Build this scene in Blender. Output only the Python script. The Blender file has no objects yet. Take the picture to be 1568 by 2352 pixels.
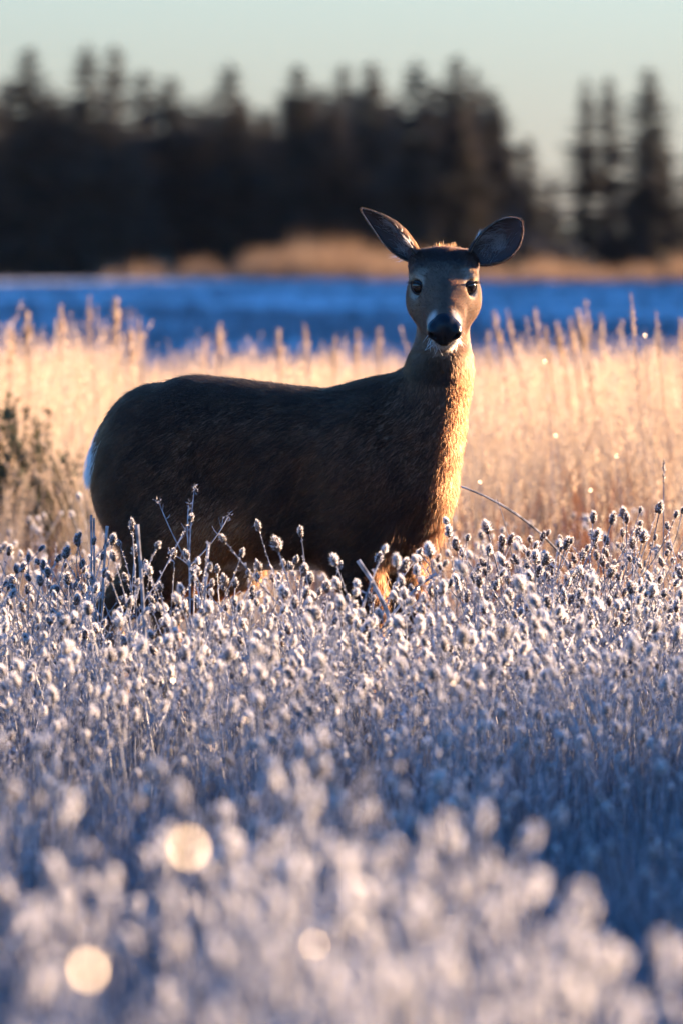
import bpy, bmesh, math, random
import numpy as np
from mathutils import Vector, Matrix, Quaternion

random.seed(7)
RNG = np.random.default_rng(11)
SC = bpy.context.scene
COL = SC.collection

# ------------------------------------------------------------------ camera, world, sun, exposure
CAM_Y, CAM_Z = -18.1, 1.1
PPM = 1080.0                       # photograph pixels (1568 x 2352 view) per metre at the deer
HORIZON = 590.0
LENS = 36.0 * 18.1 / (2352 / PPM)
PITCH = math.atan((1176 - HORIZON) / PPM / 18.1)
cam_d = bpy.data.cameras.new('camera')
cam = bpy.data.objects.new('camera', cam_d); COL.objects.link(cam)
cam_d.sensor_fit = 'VERTICAL'; cam_d.sensor_height = 36.0; cam_d.sensor_width = 24.0
cam_d.lens = LENS
cam.location = (0, CAM_Y, CAM_Z)
cam.rotation_euler = (math.pi / 2 - PITCH, 0, 0)
cam_d.clip_end = 6000; cam_d.clip_start = 0.5
cam_d.dof.use_dof = True
cam_d.dof.focus_distance = 17.95
cam_d.dof.aperture_fstop = LENS / 1000 / 0.043
SC.camera = cam

SUN_EL = math.radians(10.0)
SUN_AZ = math.radians(33.0)        # to the right of the deer and this much behind it
SUN_DIR = Vector((math.cos(SUN_AZ) * math.cos(SUN_EL), math.sin(SUN_AZ) * math.cos(SUN_EL), math.sin(SUN_EL)))
world = bpy.data.worlds.new('World'); SC.world = world; world.use_nodes = True
wn = world.node_tree; wn.nodes.clear()
sky = wn.nodes.new('ShaderNodeTexSky'); sky.sky_type = 'NISHITA'; sky.sun_disc = False
sky.sun_elevation = SUN_EL
sky.sun_rotation = math.atan2(SUN_DIR.x, SUN_DIR.y)
sky.air_density = 1.45; sky.dust_density = 0.8; sky.ozone_density = 6.6
bg = wn.nodes.new('ShaderNodeBackground'); bg.inputs['Strength'].default_value = 0.068
wo = wn.nodes.new('ShaderNodeOutputWorld')
wn.links.new(sky.outputs[0], bg.inputs[0]); wn.links.new(bg.outputs[0], wo.inputs[0])

sun_l = bpy.data.lights.new('sun', 'SUN'); sun_l.energy = 5.0; sun_l.angle = math.radians(0.53)
sun_l.color = (1.0, 0.60, 0.255)
sun = bpy.data.objects.new('sun', sun_l); COL.objects.link(sun)
sun.rotation_euler = (-SUN_DIR).to_track_quat('-Z', 'Y').to_euler()
sun.location = (30, 15, 20)

vs = SC.view_settings
vs.view_transform = 'Standard'; vs.look = 'None'; vs.gamma = 1.0; vs.exposure = 2.62
vs.use_curve_mapping = False
vs.use_white_balance = True; vs.white_balance_temperature = 5000; vs.white_balance_tint = 17
SC.render.engine = 'CYCLES'
cy = SC.cycles
cy.use_denoising = True
try:
    cy.denoiser = 'OPENIMAGEDENOISE'; cy.denoising_input_passes = 'RGB_ALBEDO_NORMAL'; cy.denoising_prefilter = 'ACCURATE'
except Exception:
    pass
cy.max_bounces = 7; cy.diffuse_bounces = 3; cy.glossy_bounces = 2; cy.transmission_bounces = 4
cy.transparent_max_bounces = 4; cy.caustics_reflective = False; cy.caustics_refractive = False
cy.sample_clamp_indirect = 6.0
SC.cycles_curves.shape = 'RIBBONS'


def at(px, py, y):
    """A point of the photograph (1568 x 2352 view) on the vertical plane at depth y."""
    u = (px - 784) / (PPM * 18.1); v = (1176 - py) / (PPM * 18.1)
    c, s = math.cos(PITCH), math.sin(PITCH)
    d = Vector((u, c + v * s, -s + v * c))
    t = (y - CAM_Y) / d.y
    return Vector((0, CAM_Y, CAM_Z)) + d * t


def ground_z(x, y):
    x = np.asarray(x, float); y = np.asarray(y, float)
    far = np.clip((y - 40) / 250, 0, 1.6)
    z = 0.22 * far * far * (3 - 2 * np.minimum(far, 1.0)) / 1.0
    z = np.where(far > 1, 0.22 + 0.05 * (far - 1), z)
    k = np.clip((y - 35) / 40, 0, 1) * (1 - .6 * np.clip((y - 180) / 100, 0, 1))
    z = z + k * (0.10 * np.sin(y * 0.071 + x * 0.11 + 1.0) + 0.07 * np.sin(x * 0.33 + y * 0.031) + 0.05 * np.sin(y * 0.19 - x * 0.21))
    z = z + 0.012 * np.sin(x * 2.3 + 0.4) * np.sin(y * 1.9)
    return z


# ------------------------------------------------------------------ helpers
def link(o, parent=None):
    COL.objects.link(o)
    if parent is not None:
        o.parent = parent
    return o


def tag(o, label=None, cat=None, group=None, kind=None):
    if label: o['label'] = label
    if cat: o['category'] = cat
    if group: o['group'] = group
    if kind: o['kind'] = kind
    return o


def empty(name, loc=(0, 0, 0)):
    o = bpy.data.objects.new(name, None); o.location = loc; o.empty_display_size = 0.05
    return link(o)


class MB:
    """Collects vertices and faces (with material slots) for one mesh."""
    def __init__(self):
        self.v = []; self.f = []; self.m = []

    def tube(self, pts, radii, n=5, mat=0, cap=True):
        pts = [Vector(p) for p in pts]
        base = len(self.v)
        prev = None
        for i, p in enumerate(pts):
            if i == 0: t = pts[1] - pts[0]
            elif i == len(pts) - 1: t = pts[-1] - pts[-2]
            else: t = pts[i + 1] - pts[i - 1]
            t.normalize()
            if prev is None:
                a = t.orthogonal().normalized()
            else:
                a = (prev - t * prev.dot(t))
                a = a.normalized() if a.length > 1e-6 else t.orthogonal().normalized()
            prev = a
            b = t.cross(a)
            r = radii[i] if hasattr(radii, '__len__') else radii
            for k in range(n):
                w = 2 * math.pi * k / n
                self.v.append(p + (a * math.cos(w) + b * math.sin(w)) * r)
        for i in range(len(pts) - 1):
            for k in range(n):
                k2 = (k + 1) % n
                self.f.append((base + i * n + k, base + i * n + k2, base + (i + 1) * n + k2, base + (i + 1) * n + k)); self.m.append(mat)
        if cap:
            self.f.append(tuple(base + (len(pts) - 1) * n + k for k in range(n))); self.m.append(mat)
            self.f.append(tuple(base + n - 1 - k for k in range(n))); self.m.append(mat)

    def tri(self, a, b, c, mat=0):
        i = len(self.v); self.v += [Vector(a), Vector(b), Vector(c)]
        self.f.append((i, i + 1, i + 2)); self.m.append(mat)

    def quad(self, a, b, c, d, mat=0):
        i = len(self.v); self.v += [Vector(a), Vector(b), Vector(c), Vector(d)]
        self.f.append((i, i + 1, i + 2, i + 3)); self.m.append(mat)

    def ribbon(self, pts, widths, side, mat=0):
        base = len(self.v)
        for p, w in zip(pts, widths):
            self.v.append(Vector(p) - side * w); self.v.append(Vector(p) + side * w)
        for i in range(len(pts) - 1):
            self.f.append((base + 2 * i, base + 2 * i + 1, base + 2 * i + 3, base + 2 * i + 2)); self.m.append(mat)

    def ovoid(self, c, axis, a, L, nu=9, nv=7, rough=0.12, mat=0, pow_=1.0):
        axis = Vector(axis).normalized(); u = axis.orthogonal().normalized(); w = axis.cross(u)
        base = len(self.v)
        for j in range(nv + 1):
            th = math.pi * j / nv
            z = -math.cos(th) * 0.5; r = math.sin(th) ** pow_
            r *= (1.0 - 0.18 * (z + 0.5))
            for i in range(nu):
                ph = 2 * math.pi * (i + 0.5 * (j % 2)) / nu
                rr = a * r * (1 + rough * random.uniform(-1, 1))
                self.v.append(Vector(c) + axis * (z * L + random.uniform(-.02, .02) * L) + (u * math.cos(ph) + w * math.sin(ph)) * rr)
        for j in range(nv):
            for i in range(nu):
                i2 = (i + 1) % nu
                self.f.append((base + j * nu + i, base + j * nu + i2, base + (j + 1) * nu + i2, base + (j + 1) * nu + i)); self.m.append(mat)

    def mesh(self, name, mats, smooth=False):
        me = bpy.data.meshes.new(name)
        me.from_pydata([tuple(v) for v in self.v], [], self.f)
        for m in mats: me.materials.append(m)
        me.polygons.foreach_set('material_index', self.m)
        if smooth:
            me.polygons.foreach_set('use_smooth', [True] * len(self.f))
        me.update()
        return me


def material(name):
    m = bpy.data.materials.new(name); m.use_nodes = True
    nt = m.node_tree; nt.nodes.clear()
    out = nt.nodes.new('ShaderNodeOutputMaterial')
    return m, nt, out


def N(nt, t, **kw):
    n = nt.nodes.new('ShaderNode' + t)
    for k, v in kw.items():
        if k in n.inputs: n.inputs[k].default_value = v
        else: setattr(n, k, v)
    return n


def leaf_mat(name, c1, c2, scale=30.0, trans=0.4, gloss=0.05, rough=0.45, tint=None, per_obj=0.0):
    """Diffuse + translucent + a little gloss, colour varied by noise: grass, stems, frost, needles."""
    m, nt, out = material(name)
    tc = N(nt, 'TexCoord'); nz = N(nt, 'TexNoise'); nz.inputs['Scale'].default_value = scale; nz.inputs['Detail'].default_value = 3
    nt.links.new(tc.outputs['Object'], nz.inputs['Vector'])
    rp = N(nt, 'ValToRGB'); rp.color_ramp.elements[0].position = 0.35; rp.color_ramp.elements[1].position = 0.65
    rp.color_ramp.elements[0].color = (*c1, 1); rp.color_ramp.elements[1].color = (*c2, 1)
    nt.links.new(nz.outputs['Fac'], rp.inputs['Fac'])
    col = rp.outputs['Color']
    if per_obj > 0:
        oi = N(nt, 'ObjectInfo'); hs = N(nt, 'HueSaturation')
        mr = N(nt, 'MapRange'); mr.inputs['To Min'].default_value = 1 - per_obj; mr.inputs['To Max'].default_value = 1 + per_obj
        nt.links.new(oi.outputs['Random'], mr.inputs['Value']); nt.links.new(mr.outputs[0], hs.inputs['Value'])
        nt.links.new(col, hs.inputs['Color']); col = hs.outputs['Color']
    d = N(nt, 'BsdfDiffuse'); t = N(nt, 'BsdfTranslucent'); mx = N(nt, 'MixShader'); mx.inputs[0].default_value = trans
    nt.links.new(col, d.inputs['Color'])
    nt.links.new(col, t.inputs['Color'])
    nt.links.new(d.outputs[0], mx.inputs[1]); nt.links.new(t.outputs[0], mx.inputs[2])
    g = N(nt, 'BsdfGlossy'); g.inputs['Roughness'].default_value = rough
    m2 = N(nt, 'MixShader'); m2.inputs[0].default_value = gloss
    nt.links.new(mx.outputs[0], m2.inputs[1]); nt.links.new(g.outputs[0], m2.inputs[2])
    nt.links.new(m2.outputs[0], out.inputs['Surface'])
    return m


def principled(name, col, rough=0.5, spec=0.5, **kw):
    m, nt, out = material(name)
    p = N(nt, 'BsdfPrincipled')
    p.inputs['Base Color'].default_value = (*col, 1); p.inputs['Roughness'].default_value = rough
    p.inputs['Specular IOR Level'].default_value = spec
    for k, v in kw.items(): p.inputs[k].default_value = v
    nt.links.new(p.outputs[0], out.inputs['Surface'])
    return m


def scatter(name, pos, rot, scl, idx, variants, label, cat=None):
    """ONE stuff object: points carrying instances of the variant meshes."""
    coll = bpy.data.collections.new(name + '_pieces')
    for i, me in enumerate(variants):
        o = bpy.data.objects.new('%s_piece_%02d' % (name, i), me); coll.objects.link(o)
    me = bpy.data.meshes.new(name)
    me.from_pydata([tuple(p) for p in pos], [], [])
    a = me.attributes.new('rot', 'FLOAT_VECTOR', 'POINT'); a.data.foreach_set('vector', np.asarray(rot, np.float32).ravel())
    a = me.attributes.new('scl', 'FLOAT', 'POINT'); a.data.foreach_set('value', np.asarray(scl, np.float32))
    a = me.attributes.new('idx', 'INT', 'POINT'); a.data.foreach_set('value', np.asarray(idx, np.int32))
    o = bpy.data.objects.new(name, me); link(o)
    ng = bpy.data.node_groups.new(name, 'GeometryNodeTree')
    ng.interface.new_socket('Geometry', in_out='INPUT', socket_type='NodeSocketGeometry')
    ng.interface.new_socket('Geometry', in_out='OUTPUT', socket_type='NodeSocketGeometry')
    gi = ng.nodes.new('NodeGroupInput'); go = ng.nodes.new('NodeGroupOutput')
    ci = ng.nodes.new('GeometryNodeCollectionInfo'); ci.inputs['Collection'].default_value = coll
    ci.inputs['Separate Children'].default_value = True; ci.inputs['Reset Children'].default_value = True
    ip = ng.nodes.new('GeometryNodeInstanceOnPoints'); ip.inputs['Pick Instance'].default_value = True

    def attr(nm, typ):
        n = ng.nodes.new('GeometryNodeInputNamedAttribute'); n.data_type = typ; n.inputs['Name'].default_value = nm
        return next(s for s in n.outputs if s.enabled and s.name == 'Attribute')
    er = ng.nodes.new('FunctionNodeEulerToRotation')
    ng.links.new(attr('rot', 'FLOAT_VECTOR'), er.inputs[0])
    ng.links.new(er.outputs[0], ip.inputs['Rotation'])
    ng.links.new(attr('scl', 'FLOAT'), ip.inputs['Scale'])
    ng.links.new(attr('idx', 'INT'), ip.inputs['Instance Index'])
    ng.links.new(gi.outputs[0], ip.inputs['Points']); ng.links.new(ci.outputs[0], ip.inputs['Instance'])
    ng.links.new(ip.outputs[0], go.inputs[0])
    md = o.modifiers.new('scatter', 'NODES'); md.node_group = ng
    tag(o, label, cat, kind='stuff')
    return o


# ------------------------------------------------------------------ materials
M_FROST = leaf_mat('hoar_frost', (0.76, 0.75, 0.74), (0.88, 0.87, 0.86), 60, trans=0.70, gloss=0.04, rough=0.3)
M_STEM = leaf_mat('frosted_stem', (0.12, 0.115, 0.12), (0.50, 0.50, 0.52), 45, trans=0.22, gloss=0.04, per_obj=0.15)
M_HEAD = leaf_mat('seed_head_brown', (0.070, 0.045, 0.033), (0.17, 0.11, 0.075), 120, trans=0.1, gloss=0.02, per_obj=0.25)
M_UNDER = leaf_mat('frosted_low_grass', (0.045, 0.045, 0.05), (0.36, 0.38, 0.42), 9, trans=0.35, gloss=0.03, per_obj=0.2)
M_STRAW = leaf_mat('straw_grass', (0.42, 0.31, 0.18), (0.60, 0.48, 0.32), 6, trans=0.5, gloss=0.05, per_obj=0.26)
M_STRAWTOP = leaf_mat('grass_panicle', (0.52, 0.38, 0.22), (0.68, 0.54, 0.38), 20, trans=0.5, gloss=0.03, per_obj=0.1)
M_EDGE = leaf_mat('tawny_edge_grass', (0.18, 0.12, 0.065), (0.34, 0.23, 0.13), 1.5, trans=0.4, gloss=0.02, per_obj=0.25)
M_RUST = leaf_mat('rusty_weed', (0.13, 0.048, 0.02), (0.30, 0.135, 0.06), 9, trans=0.4, gloss=0.03, per_obj=0.2)
M_NEEDLE = leaf_mat('spruce_needles', (0.058, 0.060, 0.042), (0.13, 0.108, 0.074), 1.2, trans=0.15, gloss=0.03, per_obj=0.3)
M_BARK = leaf_mat('bark', (0.07, 0.05, 0.035), (0.15, 0.11, 0.08), 6, trans=0.0, gloss=0.01)
M_JUNIPER = leaf_mat('juniper_needles', (0.035, 0.048, 0.022), (0.10, 0.105, 0.045), 14, trans=0.2, gloss=0.03)
M_TWIG = leaf_mat('weed_twig', (0.20, 0.20, 0.22), (0.50, 0.50, 0.52), 60, trans=0.1, gloss=0.03)
M_ICE = principled('ice', (0.16, 0.13, 0.09), rough=0.36, spec=0.7, **{'Specular Tint': (1.0, 0.84, 0.55, 1)})


def ground_material():
    m, nt, out = material('frosted_ground')
    g = N(nt, 'NewGeometry')
    n1 = N(nt, 'TexNoise'); n1.inputs['Scale'].default_value = 0.16; n1.inputs['Detail'].default_value = 4
    n2 = N(nt, 'TexNoise'); n2.inputs['Scale'].default_value = 5.0; n2.inputs['Detail'].default_value = 6; n2.inputs['Roughness'].default_value = 0.65
    nt.links.new(g.outputs['Position'], n1.inputs['Vector']); nt.links.new(g.outputs['Position'], n2.inputs['Vector'])
    r = N(nt, 'ValToRGB'); r.color_ramp.elements[0].position = 0.36; r.color_ramp.elements[1].position = 0.6
    r.color_ramp.elements[0].color = (0.36, 0.37, 0.36, 1); r.color_ramp.elements[1].color = (0.84, 0.85, 0.86, 1)
    nt.links.new(n1.outputs['Fac'], r.inputs['Fac'])
    r2 = N(nt, 'ValToRGB'); r2.color_ramp.elements[0].position = 0.38; r2.color_ramp.elements[1].position = 0.58
    r2.color_ramp.elements[0].color = (0.55, 0.52, 0.46, 1); r2.color_ramp.elements[1].color = (1, 1, 1, 1)
    nt.links.new(n2.outputs['Fac'], r2.inputs['Fac'])
    mx = N(nt, 'MixRGB'); mx.blend_type = 'MULTIPLY'; mx.inputs['Fac'].default_value = 1
    nt.links.new(r.outputs[0], mx.inputs[1]); nt.links.new(r2.outputs[0], mx.inputs[2])
    p = N(nt, 'BsdfPrincipled'); p.inputs['Roughness'].default_value = 0.9; p.inputs['Specular IOR Level'].default_value = 0.1
    # dead litter with shade painted in, under meadow plants and trees; frosted turf between
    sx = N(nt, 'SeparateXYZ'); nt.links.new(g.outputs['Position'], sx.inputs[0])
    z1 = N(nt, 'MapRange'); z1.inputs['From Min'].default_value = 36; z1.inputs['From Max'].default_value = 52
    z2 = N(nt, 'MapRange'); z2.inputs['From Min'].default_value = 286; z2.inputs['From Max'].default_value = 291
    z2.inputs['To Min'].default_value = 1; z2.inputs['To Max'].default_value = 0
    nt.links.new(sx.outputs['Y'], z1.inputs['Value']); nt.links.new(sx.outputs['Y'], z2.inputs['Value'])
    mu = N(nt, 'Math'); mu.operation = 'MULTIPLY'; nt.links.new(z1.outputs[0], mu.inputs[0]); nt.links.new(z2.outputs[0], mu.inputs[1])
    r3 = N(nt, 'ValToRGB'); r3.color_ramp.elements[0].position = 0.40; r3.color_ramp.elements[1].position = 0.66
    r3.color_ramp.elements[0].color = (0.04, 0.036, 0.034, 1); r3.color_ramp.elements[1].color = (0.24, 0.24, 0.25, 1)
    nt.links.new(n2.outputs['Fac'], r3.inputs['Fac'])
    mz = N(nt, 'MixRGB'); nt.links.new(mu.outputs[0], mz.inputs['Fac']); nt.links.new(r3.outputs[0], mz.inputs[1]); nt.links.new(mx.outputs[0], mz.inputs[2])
    nt.links.new(mz.outputs[0], p.inputs['Base Color'])
    b = N(nt, 'Bump'); b.inputs['Strength'].default_value = 0.8; b.inputs['Distance'].default_value = 0.05
    nt.links.new(n2.outputs['Fac'], b.inputs['Height']); nt.links.new(b.outputs[0], p.inputs['Normal'])
    nt.links.new(p.outputs[0], out.inputs['Surface'])
    return m


# ------------------------------------------------------------------ ground
def build_ground():
    xs = np.concatenate([-np.geomspace(3000, 62, 12), np.arange(-60, 60.1, 1.5), np.geomspace(62, 3000, 12)])
    ys = np.concatenate([[-400, -150, -60], np.arange(-30, 60, 1.5), np.arange(60, 420, 4.0), np.geomspace(425, 4500, 14)])
    X, Y = np.meshgrid(xs, ys)
    Z = ground_z(X, Y)
    nx = len(xs)
    v = np.stack([X, Y, Z], -1).reshape(-1, 3)
    f = [(j * nx + i, j * nx + i + 1, (j + 1) * nx + i + 1, (j + 1) * nx + i) for j in range(len(ys) - 1) for i in range(nx - 1)]
    me = bpy.data.meshes.new('ground'); me.from_pydata(v.tolist(), [], f)
    me.polygons.foreach_set('use_smooth', [True] * len(f))
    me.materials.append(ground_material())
    o = link(bpy.data.objects.new('ground', me)); tag(o, 'frost covered meadow ground stretching back to the trees', kind='structure')


build_ground()


# ------------------------------------------------------------------ conifers
def conifer_meshes(h, w, seed, dens=1.0, bare=0.04):
    rnd = random.Random(seed)
    tr = MB()
    lean = rnd.uniform(-.012, .012)
    pts = [(lean * h * t * rnd.uniform(.8, 1.2), lean * .5 * h * t, h * t) for t in (0, .15, .35, .6, .82, .98)]
    tr.tube(pts, [h * .017 * (1 - t * .93) for t in (0, .15, .35, .6, .82, .98)], n=7)
    cr = MB()
    z = h * bare
    while z < h * 0.985:
        t = z / h
        R = w * (1 - t) ** 0.74 * rnd.uniform(.66, 1.14) + 0.12
        if t < 0.12: R *= .75 + 2 * t
        nb = max(4, int((9 if t < .7 else 7) * dens))
        ph0 = rnd.uniform(0, 6.28)
        for b in range(nb):
            if rnd.random() < 0.10: continue
            ph = ph0 + 6.283 * (b + rnd.uniform(-.3, .3)) / nb
            L = R * rnd.uniform(.62, 1.12)
            d = Vector((math.cos(ph), math.sin(ph), 0)); sd = Vector((-d.y, d.x, 0))
            zz = z + rnd.uniform(-.5, .5) * h * .02
            droop = (-0.28 + .55 * t) * L
            base = Vector((lean * z, lean * .5 * z, zz))
            tip = base + d * L + Vector((0, 0, droop))
            mid = base + d * L * .5 + Vector((0, 0, droop * .35 + .03 * L))
            tr.tube([base, mid, tip], [.012 * h * (1 - t) * .35 + .006, .008, .003], n=3, cap=False)
            ns = max(5, int(L * 9))
            for s in range(ns):
                q = (s + .6) / ns
                c = base.lerp(mid, q * 2) if q < .5 else mid.lerp(tip, q * 2 - 1)
                wl = L * .34 * (1.05 - q * .75) * rnd.uniform(.6, 1.2) + .05
                for sg in (-1, 1):
                    e = c + (sd * sg * .82 + d * .55) * wl + Vector((0, 0, rnd.uniform(-.35, .02) * wl))
                    o2 = d * wl * .30
                    hang = Vector((0, 0, -rnd.uniform(.10, .30) * wl - .03))
                    cr.tri(c - o2 * .5, e, c + o2, 0)
                    cr.tri(c - o2 * .3, e + hang * .3, c + hang * 1.6 + d * wl * .15, 0)
                    cr.tri(c + hang * .4, c + hang * 2.2 + sd * sg * wl * .5, c + o2 * 1.3, 0)
                if q > .75:
                    cr.tri(c + sd * wl * .25, c + d * wl * .8 + Vector((0, 0, -.1 * wl)), c - sd * wl * .25, 0)
        z += h * rnd.uniform(.026, .040)
    top = Vector((lean * h, lean * .5 * h, h))
    for k in range(8):
        a = k * .785
        cr.tri(top, top + Vector((math.cos(a) * .12, math.sin(a) * .12, -.28)), top + Vector((math.cos(a + .6) * .12, math.sin(a + .6) * .12, -.3)), 0)
    return tr.mesh('conifer_trunk', [M_BARK]), cr.mesh('conifer_crown', [M_NEEDLE])


TREE_VARIANTS = [conifer_meshes(9.0, w, 100 + i, d, b) for i, (w, d, b) in enumerate(((2.4, 1.9, .02), (2.2, 1.8, .02), (2.8, 2.0, .02), (2.1, 1.8, .03), (2.0, 1.2, .06)))]


def place_tree(px, top, y, var, label, group, fat=1.0, name='spruce_tree'):
    p = at(px, top - 12, y)
    gz = float(ground_z(p.x, y))
    h = p.z - gz
    e = empty(name, (p.x, y, gz - .05))
    s = h / 9.0
    e.scale = (s * fat, s * fat, s); e.rotation_euler = (0, 0, random.uniform(0, 6.28))
    t, c = TREE_VARIANTS[var]
    link(bpy.data.objects.new('trunk', t), e); link(bpy.data.objects.new('crown', c), e)
    tag(e, label, 'tree', group)
    return e


LBL_FRONT = 'dark spruce in the front row of the unbroken treeline beyond the frosty field'
LBL_BACK = 'dark spruce peeping out behind the front row of the unbroken treeline'
front = [(-40, 190, 2), (60, 118, 0), (200, 105, 1), (395, 178, 2), (528, 148, 1), (690, 158, 0), (845, 146, 3), (955, 142, 1), (1042, 136, 0), (1120, 205, 2), (620, 330, 2), (300, 300, 2), (1150, 330, 0), (330, 262, 0), (455, 262, 2), (620, 270, 0), (900, 262, 2), (130, 240, 2), (765, 236, 2)]
for px, top, v in front:
    place_tree(px, top, 312 + random.uniform(-5, 5), v, LBL_FRONT, 'front row of the treeline', random.uniform(1.2, 1.5))
back = [(95, 215, 2), (165, 240, 0), (235, 230, 2), (420, 250, 2), (545, 225, 2), (715, 225, 0), (815, 220, 2), (870, 255, 2), (985, 245, 0), (1060, 215, 2), (10, 190, 0), (130, 210, 2), (270, 108, 4), (325, 165, 4), (450, 235, 0), (490, 215, 4), (600, 250, 2), (655, 225, 4), (735, 200, 2), (783, 152, 4), (890, 250, 0), (1000, 190, 2), (1085, 160, 4), (-100, 160, 2), (350, 260, 0), (560, 230, 2), (910, 230, 2), (1130, 260, 0)]
for px, top, v in back:
    place_tree(px, top, 326 + random.uniform(-4, 6), v, LBL_BACK, 'back row of the treeline', random.uniform(1.1, 1.4))
place_tree(1342, 182, 318, 4, 'thin see-through spruce at the edge of the gap in the treeline', None, 0.9)
place_tree(1392, 180, 322, 4, 'loose spruce with sky showing between its branches in the small group past the gap', None, 1.0)
place_tree(1482, 160, 316, 3, 'tallest pointed spruce of the small group past the gap in the trees', None, 1.25)
place_tree(1528, 330, 320, 4, 'lower spruce leaning against the tallest one of the group past the gap', None, 1.3)
place_tree(1215, 318, 330, 4, 'short loose spruce standing in the gap of the treeline', None, 1.3)
place_tree(1262, 400, 334, 4, 'lowest thin spruce in the gap of the treeline', None, 1.5)
place_tree(1620, 300, 318, 2, 'spruce at the outer end of the small group past the gap', None, 1.2)


def undergrowth():
    v = []
    rnd = random.Random(5)
    for k in range(3):
        b = MB()
        for i in range(420):
            a = rnd.uniform(0, 6.28); r = rnd.uniform(0, .9); z = rnd.uniform(0.0, 1.0) * (1.05 - r * .6)
            c = Vector((math.cos(a) * r, math.sin(a) * r, z)); s = rnd.uniform(.06, .16)
            d = Vector((rnd.uniform(-1, 1), rnd.uniform(-1, 1), rnd.uniform(-.6, 1))).normalized()
            e = d.orthogonal().normalized()
            b.tri(c - e * s * .5, c + d * s * 1.6, c + e * s * .5)
        v.append(b.mesh('undergrowth_%d' % k, [M_NEEDLE]))
    pos, rot, scl, idx = [], [], [], []
    for i in range(150):
        x = rnd.uniform(-22, 24); y = 318 + rnd.uniform(-8, 14)
        pos.append((x, y, float(ground_z(x, y)) - .05)); rot.append((0, 0, rnd.uniform(0, 6.28)))
        s = rnd.uniform(1.2, 2.6)
        if 6.5 < x < 15: s *= .75
        scl.append(s); idx.append(rnd.randrange(3))
    scatter('undergrowth', pos, rot, scl, idx, v, 'dark undergrowth filling the foot of the treeline')


undergrowth()


def side_wood():
    """The wood beside the field, outside the frame, that keeps the far field in shade."""
    rnd = random.Random(9)
    vs_ = []
    for i in range(2):
        t, c = TREE_VARIANTS[(2, 0)[i]]
        b = bmesh.new(); b.from_mesh(t); n0 = len(b.faces); b.from_mesh(c)
        b.faces.ensure_lookup_table()
        for f in b.faces: f.material_index = 0 if f.index < n0 else 1
        me = bpy.data.meshes.new('wood_tree_%d' % i)
        b.to_mesh(me); b.free(); me.materials.append(M_BARK); me.materials.append(M_NEEDLE)
        for k, p in enumerate(me.polygons): p.material_index = 0 if k < n0 else 1
        vs_.append(me)
    pos, rot, scl, idx = [], [], [], []
    for row, x0 in enumerate((20.0, 23.5, 27.0, 31)):
        y = 56 + row * 1.7
        while y < 294:
            x = x0 + rnd.uniform(-.8, .8)
            pos.append((x, y, float(ground_z(x, y)) - .1)); rot.append((0, 0, rnd.uniform(0, 6.28)))
            scl.append(rnd.uniform(1.15, 1.6)); idx.append(rnd.randrange(2))
            y += rnd.uniform(2.0, 2.9)
    scatter('woodland', pos, rot, scl, idx, vs_, 'dense spruce wood along the side of the field')


side_wood()


def shade_hedge(x0, y0, y1, seed):
    """An added, unseen hedge beside the meadow; its long shade lies across the feet of the near plants."""
    rnd = random.Random(seed); yc = (y0 + y1) / 2
    e = empty('shade_hedge', (x0, yc, 0)); tr = MB(); cr = MB()
    HT = .36 + x0 / math.cos(SUN_AZ) * math.tan(SUN_EL)
    top = lambda y: HT - .13 + .27 * math.exp(-((y + 6.6 - x0 * math.tan(SUN_AZ)) / 1.8) ** 2) - .10 * math.exp(-((y + 2.5 - x0 * math.tan(SUN_AZ)) / 1.2) ** 2) + .03 * math.sin(y * 3.1) + .02 * math.sin(y * 7.7)  # top edge shaped to set how high the shade reaches
    for k in range(60):
        y = rnd.uniform(y0, y1); x = rnd.gauss(0, .25); h = top(y)
        p0 = Vector((x, y - yc, -.05)); p1 = Vector((x + rnd.gauss(0, .5), y - yc + rnd.gauss(0, .4), h * .9))
        tr.tube([p0, p0.lerp(p1, .5) + Vector((rnd.gauss(0, .1), rnd.gauss(0, .1), 0)), p1], [.05, .03, .01], n=5, cap=False)
    for k in range(58000):
        y = rnd.uniform(y0 - .1, y1 + .1); h = top(y); L = rnd.uniform(.06, .13)
        z = h * rnd.random() ** .45 - L * .6
        x = rnd.uniform(-1, 1) * .95 * (1 - .25 * (z / h) ** 3)
        o = Vector((rnd.gauss(0, 1), rnd.gauss(0, 1), rnd.gauss(0, .6))).normalized(); u = o.orthogonal().normalized(); c = Vector((x, y - yc, max(z, .05))) - o * L * .5
        cr.quad(c, c + o * L * .5 + u * L * .34, c + o * L, c + o * L * .5 - u * L * .34)
    link(bpy.data.objects.new('branches', tr.mesh('hedge_wood', [M_BARK])), e); link(bpy.data.objects.new('foliage', cr.mesh('hedge_leaves', [M_NEEDLE])), e)
    tag(e, 'unseen added hedge beside the meadow shading the near plants', 'blocker')


shade_hedge(15.0, -13.0 + 15.0 * math.tan(SUN_AZ), -2.2 + 15.0 * math.tan(SUN_AZ), 8)  # unseen, added to throw shade over the near meadow

# ------------------------------------------------------------------ the deer
THETA = math.radians(17.0)
FWD = np.array([math.cos(THETA), -math.sin(THETA), 0.0])
LFT = np.array([math.sin(THETA), math.cos(THETA), 0.0])
UP = np.array([0.0, 0.0, 1.0])


def dp(f, l, z):
    return FWD * f + LFT * l + UP * z


HP = math.radians(35.0)
H_F = np.array([0.0, -math.cos(HP), -math.sin(HP)])
H_U = np.array([0.0, -math.sin(HP), math.cos(HP)])
H_R = np.array([1.0, 0.0, 0.0])
HEAD = np.array(at(1018.5, 653.0, -0.135))


def hp(x, s, h):
    return HEAD + H_R * x + H_F * s + H_U * h


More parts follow.
